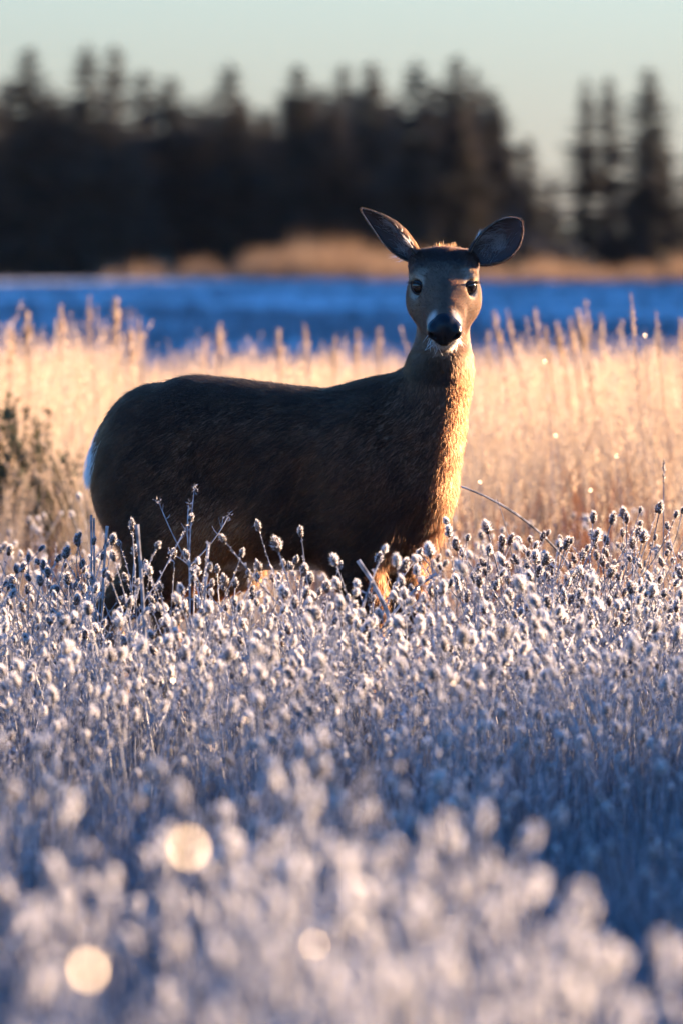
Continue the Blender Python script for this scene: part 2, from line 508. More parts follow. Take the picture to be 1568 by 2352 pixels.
class Field:
    def __init__(self, lo, hi, vox):
        self.lo = np.array(lo, float); self.vox = vox
        self.n = np.ceil((np.array(hi) - self.lo) / vox).astype(int) + 1
        self.F = np.full(self.n, 0.25, np.float32)

    def box(self, lo, hi):
        a = np.clip(np.floor((np.array(lo) - self.lo) / self.vox).astype(int), 0, self.n - 1)
        b = np.clip(np.ceil((np.array(hi) - self.lo) / self.vox).astype(int) + 1, 1, self.n)
        ax = [self.lo[i] + self.vox * np.arange(a[i], b[i]) for i in range(3)]
        P = np.stack(np.meshgrid(*ax, indexing='ij'), -1).astype(np.float32)
        return tuple(slice(a[i], b[i]) for i in range(3)), P

    def put(self, sl, d, k, sub=False):
        A = self.F[sl]
        if sub:
            d = -d
            h = np.maximum(k - np.abs(A - d), 0) / k
            self.F[sl] = np.maximum(A, d) + h * h * k * .25
        else:
            h = np.maximum(k - np.abs(A - d), 0) / k
            self.F[sl] = np.minimum(A, d) - h * h * k * .25

    def loft(self, cs, ab, u, k=.03, n=2.0):
        cs = np.asarray(cs, float); ab = np.asarray(ab, float); u = np.asarray(u, float)
        m = ab.max() + k + .02
        sl, P = self.box(cs.min(0) - m, cs.max(0) + m)
        best = None
        for i in range(len(cs) - 1):
            c0, c1 = cs[i], cs[i + 1]; d = c1 - c0; L = np.linalg.norm(d); d = d / L
            uu = u - d * u.dot(d); uu /= np.linalg.norm(uu); vv = np.cross(d, uu)
            q = P - c0.astype(np.float32)
            s = q @ d.astype(np.float32)
            t = np.clip(s / L, 0, 1)
            a = ab[i, 0] + (ab[i + 1, 0] - ab[i, 0]) * t; b = ab[i, 1] + (ab[i + 1, 1] - ab[i, 1]) * t
            x = q @ uu.astype(np.float32); y = q @ vv.astype(np.float32); e = s - t * L
            kk = (np.abs(x / a) ** n + np.abs(y / b) ** n + np.abs(e / np.minimum(a, b)) ** n) ** (1 / n)
            r = np.sqrt(x * x + y * y + e * e)
            dd = np.where(kk > .05, r * (1 - 1 / np.maximum(kk, .05)), -np.minimum(a, b))
            best = dd if best is None else np.minimum(best, dd)
        self.put(sl, best.astype(np.float32), k)

    def ell(self, c, rad, axes=None, k=.03, sub=False):
        c = np.asarray(c, float); rad = np.asarray(rad, float)
        A = np.eye(3) if axes is None else np.array(axes, float)
        m = rad.max() + k + .02
        sl, P = self.box(c - m, c + m)
        q = (P - c.astype(np.float32)) @ A.T.astype(np.float32)
        kk = np.sqrt(((q / rad.astype(np.float32)) ** 2).sum(-1)); r = np.sqrt((q * q).sum(-1))
        dd = np.where(kk > .05, r * (1 - 1 / np.maximum(kk, .05)), -rad.min())
        self.put(sl, dd.astype(np.float32), k, sub)

    def mesh(self, smooth=2):
        """Naive surface nets; returns vertices and quads."""
        F = self.F; ins = F < 0
        nx, ny, nz = F.shape
        cnt = np.zeros((nx - 1, ny - 1, nz - 1), np.int8)
        corners = [(i, j, k) for i in (0, 1) for j in (0, 1) for k in (0, 1)]
        for i, j, k in corners:
            cnt += ins[i:nx - 1 + i, j:ny - 1 + j, k:nz - 1 + k]
        cells = np.argwhere((cnt > 0) & (cnt < 8))
        idx = np.full(cnt.shape, -1, np.int64); idx[tuple(cells.T)] = np.arange(len(cells))
        acc = np.zeros((len(cells), 3)); num = np.zeros(len(cells))
        for a in corners:
            for ax in range(3):
                if a[ax] == 1: continue
                b = list(a); b[ax] = 1
                fa = F[tuple((cells + a).T)]; fb = F[tuple((cells + b).T)]
                cr = (fa < 0) != (fb < 0)
                t = np.where(cr, fa / np.where(cr, fa - fb, 1), 0)
                p = np.tile(np.array(a, float), (len(cells), 1)); p[:, ax] += t
                acc[cr] += p[cr]; num[cr] += 1
        V = self.lo + self.vox * (cells + acc / num[:, None])
        Q = []
        for ax in range(3):
            s0 = [slice(None)] * 3; s1 = [slice(None)] * 3
            s0[ax] = slice(0, -1); s1[ax] = slice(1, None)
            A = ins[tuple(s0)]; B = ins[tuple(s1)]
            e = np.argwhere(A != B)
            o1, o2 = (ax + 1) % 3, (ax + 2) % 3
            e = e[(e[:, o1] > 0) & (e[:, o2] > 0) & (e[:, o1] < F.shape[o1] - 1) & (e[:, o2] < F.shape[o2] - 1)]
            def g(d1, d2):
                c = e.copy(); c[:, o1] += d1; c[:, o2] += d2
                return idx[tuple(c.T)]
            q = np.stack([g(-1, -1), g(0, -1), g(0, 0), g(-1, 0)], 1)
            flip = ~A[tuple(e.T)]
            q[flip] = q[flip][:, ::-1]
            Q.append(q)
        Q = np.concatenate(Q)
        for _ in range(smooth):
            S = np.zeros_like(V); C = np.zeros(len(V))
            for i in range(4):
                a, b = Q[:, i], Q[:, (i + 1) % 4]
                np.add.at(S, a, V[b]); np.add.at(C, a, 1); np.add.at(S, b, V[a]); np.add.at(C, b, 1)
            V = V * .5 + S / C[:, None] * .5
        return V, Q


def np_mesh(name, V, Q, mat, colors=None):
    me = bpy.data.meshes.new(name)
    me.vertices.add(len(V)); me.vertices.foreach_set('co', V.astype(np.float32).ravel())
    k = Q.shape[1]
    me.loops.add(len(Q) * k); me.loops.foreach_set('vertex_index', Q.astype(np.int32).ravel())
    me.polygons.add(len(Q)); me.polygons.foreach_set('loop_start', np.arange(0, len(Q) * k, k, dtype=np.int32))
    me.polygons.foreach_set('use_smooth', np.ones(len(Q), bool))
    me.update(calc_edges=True); me.validate()
    if mat: me.materials.append(mat)
    if colors is not None:
        a = me.color_attributes.new('coat', 'FLOAT_COLOR', 'POINT')
        a.data.foreach_set('color', np.concatenate([colors, np.ones((len(V), 1))], 1).astype(np.float32).ravel())
    return me


def coat_material(name, fur):
    m, nt, out = material(name)
    at_ = N(nt, 'Attribute'); at_.attribute_name = 'coat'
    if fur:
        hb = N(nt, 'BsdfHairPrincipled'); hb.model = 'CHIANG'; hb.parametrization = 'ABSORPTION'
        hb.inputs['Roughness'].default_value = .38; hb.inputs['Radial Roughness'].default_value = .55
        hb.inputs['Random Roughness'].default_value = .2; hb.inputs['IOR'].default_value = 1.36
        nt.links.new(at_.outputs['Vector'], hb.inputs['Absorption Coefficient'])
        nt.links.new(hb.outputs[0], out.inputs['Surface'])
    else:
        d = N(nt, 'BsdfDiffuse'); nt.links.new(at_.outputs['Color'], d.inputs['Color']); nt.links.new(d.outputs[0], out.inputs['Surface'])
    return m


def sstep(a, b, x):
    t = np.clip((x - a) / (b - a), 0, 1); return t * t * (3 - 2 * t)


def vnoise(P, s):
    """Cheap smooth pseudo-noise, about -1..1."""
    x, y, z = (P * s).T
    return (np.sin(x * 1.3 + 2 * np.sin(y * .9 + z * .4)) + np.sin(y * 1.7 + 1.6 * np.sin(z * 1.1 + x * .7)) + np.sin(z * 1.5 + 1.8 * np.sin(x * .8 - y * .6))) / 3


def head_xsh(P):
    q = P - HEAD
    return q @ H_R, q @ H_F, q @ H_U


def coat_color(P):
    """Albedo of the coat by place on the body: grey-brown winter coat, white chin, throat, belly and tail."""
    f = P @ FWD; l = P @ LFT; z = P[:, 2]
    x, s, h = head_xsh(P)
    n = vnoise(P, 14) * .4 + vnoise(P + 3, 60) * .6
    base = np.array([.172, .118, .080])
    c = np.tile(base, (len(P), 1))
    al = P @ (-FWD * .86 - UP * .5); ac = P @ (FWD * .5 - UP * .86)
    st = vnoise(np.stack([ac * 150, al * 34, l * 70], 1), 1.0)
    st2 = vnoise(np.stack([x * 210, s * 60, h * 120], 1), 1.0)
    hn = np.linalg.norm(P - (HEAD + H_F * .03), axis=1) < .17
    c *= (1 + .24 * n + .15 * np.where(hn, st2, st))[:, None]

    def blend(w, col):
        nonlocal c
        w = np.clip(w, 0, 1)[:, None]; c = c * (1 - w) + np.array(col) * w
    blend(sstep(.70, .84, z) * .45 * (f < .15), (.090, .068, .053))                      # darker back
    blend(sstep(.62, .50, z) * sstep(-.36, -.28, f) * sstep(-.10, -.2, f) * .8, (.36, .215, .125))   # warm flank fold
    blend(sstep(.475, .44, z) * sstep(-.30, -.2, f) * sstep(.0, -.04, f) * sstep(.10, .06, np.abs(l)) * .8, (.50, .44, .37))   # belly
    blend(sstep(.06, .14, f) * sstep(.55, .47, z) * sstep(.08, .02, np.abs(l)) * .5, (.055, .040, .032))  # dark brisket
    isn = (z > .72) & (s < .2)
    nk = sstep(.70, .85, z) * (f > .02)
    blend(nk * .55, (.150, .104, .070))
    # head
    hw = sstep(.190, .160, np.linalg.norm(P - (HEAD + H_F * .03), axis=1)) * sstep(HEAD[2] - .17, HEAD[2] - .12, z) * np.maximum(sstep(-.045, -.075, P[:, 1] - HEAD[1]), sstep(-.09, -.05, P[:, 2] - HEAD[2]))
    blend(hw * .85, (.130, .090, .062))
    blend(hw * sstep(.015, .05, h) * sstep(.055, .02, np.abs(x)) * .32, (.070, .052, .040))          # darker forehead
    blend(hw * sstep(.02, .0, np.abs(x)) * sstep(.0, .06, s) * sstep(-.03, -.0, h) * .6, (.060, .045, .036))
    blend(hw * sstep(.035, .060, np.abs(x)) * sstep(-.02, .03, s) * .65, (.25, .19, .135))            # cheeks paler: sunlit tone painted into the coat
    for sg in (-1, 1):
        e = hp(sg * .0555, .012, .002)
        r = np.linalg.norm((P - e) * np.array([1, 1, 1]), axis=1)
        blend(hw * sstep(.033, .021, r) * .70, (.44, .37, .29))
        blend(hw * sstep(.017, .011, r), (.03, .022, .018))
        t0 = hp(sg * .046, .030, -.004); t1 = hp(sg * .036, .058, -.010)
        ab = t1 - t0; tt_ = np.clip(((P - t0) @ ab) / (ab @ ab), 0, 1); r2 = np.linalg.norm(P - t0 - tt_[:, None] * ab, axis=1)
        blend(hw * sstep(.0125, .004, r2) * (.9 - .5 * tt_), (.040, .030, .024))
        br = np.linalg.norm((P - hp(sg * .046, -.004, .030)) * np.array([.8, 1, 1.4]), axis=1)
        blend(hw * sstep(.017, .007, br) * .30, (.40, .34, .27))
    ring = sstep(.098, .118, s) * hw
    blend(ring * sstep(.012, .024, np.abs(x)) * .75, (.60, .56, .50))
    blend(sstep(.115, .13, s) * hw * sstep(.03, .015, np.abs(x)) * .8, (.045, .035, .03))
    chin = hw * sstep(-.056, -.070, h) * sstep(.045, .075, s) * sstep(-.05, -.075, P[:, 1] - HEAD[1])
    blend(chin * .95, (.74, .71, .66))
    thr = sstep(.075, .04, np.abs(P[:, 0] - (HEAD[0] - .002))) * (P[:, 1] < HEAD[1] + .075) * sstep(HEAD[2] - .205, HEAD[2] - .15, z) * sstep(HEAD[2] - .08, HEAD[2] - .11, z) * (1 - hw)
    blend(thr * .14, (.55, .48, .40))
    # legs and tail
    blend(sstep(.40, .30, z) * .6, (.19, .135, .09))
    tail = sstep(-.524, -.530, f) * sstep(.60, .63, z) * sstep(.735, .70, z) * sstep(.0, .012, l)
    blend(tail, (.80, .79, .77))
    return np.clip(c, .01, .9)


def build_body():
    F = Field((-.78, -.44, -.01), (.50, .40, 1.24), .0048)
    # trunk: f, top, bottom, half width
    T = [(-.460, .735, .53, .072), (-.434, .790, .48, .112), (-.39, .828, .45, .145), (-.32, .843, .440, .158), (-.24, .836, .440, .160), (-.12, .823, .440, .164), (-.02, .815, .440, .168), (.06, .806, .442, .158), (.105, .792, .460, .128), (.135, .745, .490, .090)]
    F.loft([dp(f, 0, (a + b) / 2) for f, a, b, w in T], [(w, (a - b) / 2) for f, a, b, w in T], LFT, .03, 2.25)
    # chest point
    F.ell(dp(.150, 0, .625), (.062, .078, .120), (FWD, LFT, UP), .06)
    F.ell(dp(.115, 0, .560), (.066, .068, .060), (FWD, LFT, UP), .06)
    for sg in (-1, 1):
        F.ell(dp(.075, sg * .105, .635), (.095, .066, .150), (FWD, LFT, UP), .05)          # shoulder
        F.ell(dp(-.382, sg * .080, .625), (.118, .088, .160), (FWD, LFT, UP), .07)         # haunch
        F.ell(dp(-.335, sg * .095, .525), (.105, .070, .125), (FWD, LFT, UP), .05)
    F.ell(dp(.085, 0, .780), (.10, .05, .022), (FWD, LFT, UP), .07)                         # withers
    for sg in (-1, 1):
        F.ell(dp(-.028, sg * .175, .56), (.035, .016, .13), (FWD, LFT, UP), .06, sub=True)   # crease behind the shoulder
        F.ell(dp(-.215, sg * .185, .60), (.05, .03, .11), (FWD, LFT, UP), .08, sub=True)     # flank hollow
    # neck, rising and turning to the camera
    nk = [(np.array(at(870, 990, -.02)), .100, .112), (np.array(at(955, 955, -.06)), .092, .105), (np.array(at(1003, 885, -.085)), .060, .086), (np.array(at(1015, 810, -.090)), .0535, .074), (np.array(at(1018, 740, -.080)), .0540, .066), (np.array(at(1019, 670, -.075)), .060, .062)]
    F.loft([c for c, a, b in nk], [(a, b) for c, a, b in nk], (1, 0, 0), .05)
    F.loft([np.array(at(1008, 850, -.10)), np.array(at(990, 1000, -.105)), np.array(at(968, 1110, -.09))], [(.052, .07), (.058, .085), (.060, .085)], (1, 0, 0), .06)
    # head
    hd = [(-.100, -.030, .044, .036), (-.060, -.016, .062, .044), (-.015, -.008, .066, .051), (.030, -.018, .056, .056), (.070, -.025, .045, .049), (.095, -.026, .039, .042), (.112, -.022, .033, .034)]
    F.loft([hp(0, s, h) for s, h, a, b in hd], [(a, b) for s, h, a, b in hd], H_R, .02)
    jw = [(-.055, -.052, .056, .036), (.000, -.060, .067, .036), (.050, -.066, .053, .031), (.090, -.069, .032, .021), (.116, -.068, .025, .016)]
    F.loft([hp(0, s, h) for s, h, a, b in jw], [(a, b) for s, h, a, b in jw], H_R, .022)
    for sg in (-1, 1):
        F.ell(hp(sg * .046, -.008, -.040), (.030, .046, .036), (H_R, H_F, H_U), .03)       # cheek
        F.ell(hp(sg * .052, -.014, .017), (.019, .024, .015), (H_R, H_F, H_U), .02)        # brow
        F.ell(hp(sg * .058, .014, .000), (.020, .020, .0165), (H_R, H_F, H_U), .012, sub=True)  # eye socket
        F.ell(hp(sg * .048, -.070, .008), (.024, .024, .024), (H_R, H_F, H_U), .03)        # ear root
    F.ell(hp(0, -.060, .022), (.030, .03, .014), (H_R, H_F, H_U), .03)
    # legs
    for sg in (-1, 1):
        df = .0 if sg < 0 else .035
        F.loft([dp(.06 + df, sg * .095, .56), dp(.055 + df, sg * .092, .46), dp(.075 + df, sg * .085, .385), dp(.088 + df, sg * .082, .29), dp(.088 + df, sg * .082, .255), dp(.078 + df, sg * .082, .16), dp(.078 + df, sg * .082, .075), dp(.100 + df, sg * .082, .03)],
               [(.055, .075), (.046, .060), (.034, .042), (.024, .029), (.025, .029), (.016, .018), (.018, .021), (.019, .023)], LFT, .035)
        dh = .0 if sg < 0 else .07
        F.loft([dp(-.33 + dh, sg * .095, .52), dp(-.345 + dh, sg * .095, .46), dp(-.42 + dh, sg * .09, .40), dp(-.485 + dh, sg * .085, .345), dp(-.49 + dh, sg * .083, .31), dp(-.475 + dh, sg * .082, .19), dp(-.468 + dh, sg * .082, .075), dp(-.445 + dh, sg * .082, .03)],
               [(.075, .10), (.062, .082), (.042, .052), (.026, .034), (.024, .028), (.018, .022), (.020, .022), (.020, .024)], LFT, .04)
    # tail
    F.loft([dp(-.470, .01, .735), dp(-.490, .02, .70), dp(-.494, .025, .66), dp(-.492, .025, .63)], [(.022, .010), (.026, .010), (.022, .008), (.008, .006)], LFT, .03)
    V, Q = F.mesh(3)
    return V, Q


deer = empty('deer', (0, 0, 0))
tag(deer, 'brown white-tailed doe standing in the frosted seed heads and facing the camera', 'deer')
M_COAT = coat_material('coat_skin', False); M_FUR = coat_material('coat_fur', True)
BV, BQ = build_body()
body = link(bpy.data.objects.new('body', np_mesh('deer_body', BV, BQ, M_COAT, coat_color(BV))), deer)


# ---- ears
def ear_points(base, tip, n_open, bend, widths, length_pow=1.0, cup=0.75, nt=22, nu=15):
    base = np.array(base); tip = np.array(tip); ax = tip - base; L = np.linalg.norm(ax); ax = ax / L
    n = np.array(n_open, float); n -= ax * n.dot(ax); n /= np.linalg.norm(n)
    side = np.cross(ax, n)
    tt = np.linspace(0, 1, nt); W = np.interp(tt, *zip(*widths))
    V = []
    for t, w in zip(tt, W):
        c = base + ax * L * t + side * bend * math.sin(math.pi * t) - n * (.012 * math.sin(math.pi * min(1, t * 1.05)))
        fm = 2.2 - 1.25 * t
        for u in np.linspace(-1, 1, nu):
            ph = u * fm
            k = max(math.sin(min(fm, math.pi / 2)), .3)
            V.append(c + side * w * math.sin(ph) / k + n * w * cup * (1 - math.cos(ph)) - n * w * cup * .4)
    V = np.array(V)
    Q = np.array([(i * nu + j, i * nu + j + 1, (i + 1) * nu + j + 1, (i + 1) * nu + j) for i in range(nt - 1) for j in range(nu - 1)])
    return V, Q, (ax, n, side)


def ear_material():
    m, nt, out = material('ear_skin')
    at_ = N(nt, 'Attribute'); at_.attribute_name = 'coat'
    d = N(nt, 'BsdfDiffuse'); t = N(nt, 'BsdfTranslucent'); mx = N(nt, 'MixShader'); mx.inputs[0].default_value = 0.10
    t.inputs['Color'].default_value = (.35, .13, .06, 1)
    nt.links.new(at_.outputs['Color'], d.inputs['Color'])
    nt.links.new(d.outputs[0], mx.inputs[1]); nt.links.new(t.outputs[0], mx.inputs[2]); nt.links.new(mx.outputs[0], out.inputs['Surface'])
    return m


M_EAR = ear_material()
Z1 = lambda zx, zy, y: np.array(at(808.9 + .27 * zx, 451.5 + .27 * zy, y))
EARS = []
EAR_W = [(0, .020), (.12, .029), (.3, .037), (.5, .0395), (.68, .036), (.82, .028), (.92, .018), (1, .004)]
EAR_W2 = [(0, .018), (.12, .026), (.3, .033), (.5, .034), (.7, .027), (.85, .017), (.95, .008), (1, .002)]
for base, tip, nn, bend, W in ((Z1(545, 490, -.085), Z1(85, 108, -.075), (-.74, -.58, -.38), -.004, EAR_W2), (Z1(1040, 520, -.085), Z1(1428, 205, -.105), (.16, -1, .0), .006, EAR_W)):
    V, Q, fr = ear_points(base, tip, nn, bend, W)
    V2 = V.copy()
    uu = np.tile(np.linspace(-1, 1, 15), 22)
    inner = np.tile(np.array([.075, .064, .060]), (len(V), 1))
    edge = sstep(.80, .97, np.abs(uu))
    inner = inner * (1 - edge[:, None]) + np.array([.05, .04, .035]) * edge[:, None]
    me = np_mesh('ear', V, Q, M_EAR, inner)
    o = link(bpy.data.objects.new('ear', me), deer)
    sm = o.modifiers.new('thickness', 'SOLIDIFY'); sm.thickness = .004; sm.offset = 0
    EARS.append((V, Q, fr, o))

# ---- nose
NF = Field(hp(0, .14, -.02) - .075, hp(0, .14, -.02) + .075, .0022)
NF.ell(hp(0, .128, -.020), (.0300, .030, .0230), (H_R, H_F, H_U), .012)
NF.ell(hp(0, .134, -.036), (.0230, .024, .0230), (H_R, H_F, H_U), .016)
NF.ell(hp(0, .124, -.004), (.0190, .024, .0140), (H_R, H_F, H_U), .014)
for sg in (-1, 1):
    NF.ell(hp(sg * .0235, .136, -.022), (.0135, .022, .0170), (H_R, H_F, H_U), .010)
    a = np.array([[.80, 0, sg * .6], [0, 1, 0], [-sg * .6, 0, .80]])
    NF.ell(hp(sg * .0245, .156, -.0240), (.0085, .012, .0042), a @ np.stack([H_R, H_F, H_U]), .004, sub=True)
NF.ell(hp(0, .168, -.030), (.0022, .012, .022), (H_R, H_F, H_U), .004, sub=True)
NV, NQ = NF.mesh(2)


def nose_mat():
    m, nt, out = material('wet_nose')
    p = N(nt, 'BsdfPrincipled'); p.inputs['Base Color'].default_value = (.010, .010, .012, 1); p.inputs['Roughness'].default_value = .27
    p.inputs['Specular IOR Level'].default_value = .20
    g = N(nt, 'NewGeometry'); vz = N(nt, 'TexVoronoi'); vz.inputs['Scale'].default_value = 420
    nt.links.new(g.outputs['Position'], vz.inputs['Vector'])
    b = N(nt, 'Bump'); b.inputs['Strength'].default_value = .35; b.inputs['Distance'].default_value = .001
    nt.links.new(vz.outputs['Distance'], b.inputs['Height']); nt.links.new(b.outputs[0], p.inputs['Normal'])
    nt.links.new(p.outputs[0], out.inputs['Surface'])
    return m


nose = link(bpy.data.objects.new('nose', np_mesh('deer_nose', NV, NQ, nose_mat())), deer)

# ---- eyes with lids and lashes
M_EYE = principled('eye', (.012, .006, .004), rough=.05, spec=.5)
M_LID = principled('eyelid', (.018, .013, .011), rough=.55, spec=.3)
for sg in (-1, 1):
    bm = bmesh.new(); bmesh.ops.create_uvsphere(bm, u_segments=28, v_segments=18, radius=.0178)
    me = bpy.data.meshes.new('eye'); bm.to_mesh(me); bm.free(); me.materials.append(M_EYE)
    me.polygons.foreach_set('use_smooth', [True] * len(me.polygons))
    ec = Vector(hp(sg * .0500, .006, .000))
    eye = link(bpy.data.objects.new('eye', me), deer); eye.location = ec
    out_d = Vector(H_R * sg * .52 + H_F * .80 + H_U * .14).normalized()
    b = MB(); u = Vector(H_U) - out_d * out_d.dot(Vector(H_U)); u.normalize(); w = out_d.cross(u)
    ring = []
    for k in range(25):
        a = 2 * math.pi * k / 24
        q = u * math.sin(a) * (.0122 if math.sin(a) > 0 else .0128) + w * math.cos(a) * .0160
        d = (out_d * math.sqrt(max(.0184 ** 2 - q.length ** 2, 0)) + q)
        ring.append(d)
    b.tube(ring, .0024, n=6, cap=False)
    link(bpy.data.objects.new('eyelid', b.mesh('eyelid', [M_LID], True)), eye)
    b = MB()
    for k in range(16):
        a = math.radians(35 + 118 * k / 15) if sg > 0 else math.radians(27 + 118 * k / 15)
        q = u * math.sin(a) * .0115 + w * math.cos(a) * .0145
        p0 = out_d * .010 + q
        o_ = (out_d * 1.0 + q.normalized() * .75 + Vector((sg * .35, 0, -.12))).normalized()
        b.tube([p0, p0 + o_ * .009, p0 + o_ * .017 + Vector((0, 0, .001))], [.0007, .0005, .0002], n=3, cap=False)
    link(bpy.data.objects.new('eyelashes', b.mesh('eyelashes', [M_LID])), eye)

# ---- hooves
M_HOOF = principled('hoof', (.02, .017, .015), rough=.4)
for sg in (-1, 1):
    for f0 in (.105 + (.035 if sg > 0 else 0), -.44 + (.07 if sg > 0 else 0)):
        b = MB()
        for t in (-1, 1):
            c = Vector(dp(f0, sg * .082 + t * .012, 0)); F_ = Vector(FWD); L_ = Vector(LFT)
            pts = [c - F_ * .02 + Vector((0, 0, .045)), c + F_ * .005 + Vector((0, 0, .025)), c + F_ * .030 + Vector((0, 0, .008)), c + F_ * .048 + Vector((0, 0, .004))]
            b.tube(pts, [.013, .014, .011, .004], n=8)
        link(bpy.data.objects.new('hoof', b.mesh('hoof', [M_HOOF], True)), deer)


# ---- fur
def tri_samples(V, Q, n, wfun):
    T = np.concatenate([Q[:, [0, 1, 2]], Q[:, [0, 2, 3]]])
    a, b, c = V[T[:, 0]], V[T[:, 1]], V[T[:, 2]]
    cr = np.cross(b - a, c - a); ar = np.linalg.norm(cr, axis=1) * .5
    nn = cr / np.maximum(2 * ar, 1e-12)[:, None]
    w = ar * wfun((a + b + c) / 3, nn); cdf = np.cumsum(w); cdf /= cdf[-1]
    i = np.searchsorted(cdf, RNG.random(n)); i = np.clip(i, 0, len(T) - 1)
    r1 = np.sqrt(RNG.random(n))[:, None]; r2 = RNG.random(n)[:, None]
    P = a[i] * (1 - r1) + b[i] * (r1 * (1 - r2)) + c[i] * (r1 * r2)
    # smooth normals
    vn = np.zeros_like(V)
    for k in range(3): np.add.at(vn, T[:, k], cr)
    vn /= np.maximum(np.linalg.norm(vn, axis=1), 1e-12)[:, None]
    Nn = vn[T[i, 0]] * (1 - r1) + vn[T[i, 1]] * (r1 * (1 - r2)) + vn[T[i, 2]] * (r1 * r2)
    Nn /= np.maximum(np.linalg.norm(Nn, axis=1), 1e-9)[:, None]
    return P, Nn


def strands(name, roots, nrm, direc, length, lift, radius, colors, parent, npt=5, curl=.25, droop=.12, mat=None):
    n = len(roots)
    d = direc - nrm * (direc * nrm).sum(1)[:, None]
    d /= np.maximum(np.linalg.norm(d, axis=1), 1e-9)[:, None]
    rn = RNG.normal(0, curl, (n, 3)); d = d + rn - nrm * (rn * nrm).sum(1)[:, None]
    d /= np.linalg.norm(d, axis=1)[:, None]
    L = length[:, None]; lf = lift[:, None]
    pts = np.zeros((n, npt, 3), np.float32); rad = np.zeros((n, npt), np.float32)
    for k in range(npt):
        t = k / (npt - 1)
        out = np.sin(lf) * (t - .35 * t * t); al = np.cos(lf) * t
        p = roots - nrm * .001 + nrm * L * out + d * L * al
        p[:, 2] -= (droop * L[:, 0]) * t * t
        pts[:, k] = p; rad[:, k] = radius * (1 - .85 * t)
    cu = bpy.data.hair_curves.new(name); cu.add_curves([npt] * n)
    cu.points.foreach_set('position', pts.ravel())
    ra = cu.attributes.get('radius') or cu.attributes.new('radius', 'FLOAT', 'POINT')
    ra.data.foreach_set('value', rad.ravel())
    ca = cu.attributes.new('coat', 'FLOAT_COLOR', 'CURVE')
    ca.data.foreach_set('color', np.concatenate([.075 * (-np.log(np.clip(colors, .004, .93))) ** 3, np.ones((n, 1))], 1).astype(np.float32).ravel())
    cu.materials.append(mat or M_FUR)
    return link(bpy.data.objects.new(name, cu), parent)


def body_fur():
    def wf(c, nn):
        x, s, h = head_xsh(c)
        hd = np.linalg.norm(c - (HEAD + H_F * .03), axis=1) < .19
        w = np.where(hd, 3.2, 1.0)
        w = w * np.where(c[:, 2] < .33, .15, 1.0)
        w = w * np.where((nn[:, 1] > .3) & ~hd, .35, 1.0)     # far side: thinner
        return w
    n = 330000
    P, Nn = tri_samples(BV, BQ, n, wf)
    x, s, h = head_xsh(P)
    # none over the nose and eyes
    keep = np.ones(n, bool)
    keep &= ~((s > .118) & (h > -.050) & (np.abs(x) < .03))
    for sg in (-1, 1):
        keep &= np.linalg.norm(P - hp(sg * .0555, .014, 0), axis=1) > .0175
    P, Nn, x, s, h = P[keep], Nn[keep], x[keep], s[keep], h[keep]
    f = P @ FWD; z = P[:, 2]; n = len(P)
    hd = sstep(.195, .160, np.linalg.norm(P - (HEAD + H_F * .03), axis=1)) * sstep(HEAD[2] - .17, HEAD[2] - .11, z)
    neck = sstep(.74, .84, z) * sstep(.0, .08, f)
    wob = vnoise(P, 9)
    D = -FWD[None] * (1.0 + 0 * f[:, None]) + UP[None] * (-.75 + .25 * wob)[:, None]
    D = D * (1 - neck[:, None]) + (UP[None] * -1.0 - FWD[None] * .12) * neck[:, None]
    Dh = -H_F[None] * 1.0 + H_R[None] * (x / .08)[:, None] * .55 + H_U[None] * .05
    D = Dh * hd[:, None] + D * (1 - hd[:, None])
    L = .020 + .004 * wob
    L = L * (1 - .30 * neck)
    hl = .0062 + .006 * sstep(.03, -.06, s) + .003 * sstep(-.05, -.08, h)
    L = hl * hd + L * (1 - hd)
    bris = sstep(.06, .15, f) * sstep(.60, .50, z) * (z > .38)
    L = L * (1 + .9 * bris)
    tail = (f < -.526) & (z > .60) & (z < .725) & (P @ LFT > .004)
    L = np.where(tail, .034, L)
    crown = hd * sstep(-.015, -.05, s) * sstep(.02, .05, h)
    L = L + .005 * crown
    L *= RNG.uniform(.65, 1.2, n)
    lift = np.radians(24 - 4 * hd + RNG.normal(0, 7, n) + 14 * bris + 16 * crown)
    stray = RNG.random(n) < .07
    lift = np.where(stray, lift + np.radians(14), lift); L = np.where(stray & (hd < .5), L * 1.25, L)
    C = coat_color(P) * RNG.uniform(.62, 1.35, (n, 1))
    dark = RNG.random(n) < .12
    C[dark & ~tail] *= .45
    lt = RNG.random(n) < .03
    C[lt] = C[lt] * 1.6
    strands('fur', P, Nn, D, L, lift, (.00042 - .00012 * hd), C, body, curl=.20)
    return n


body_fur()

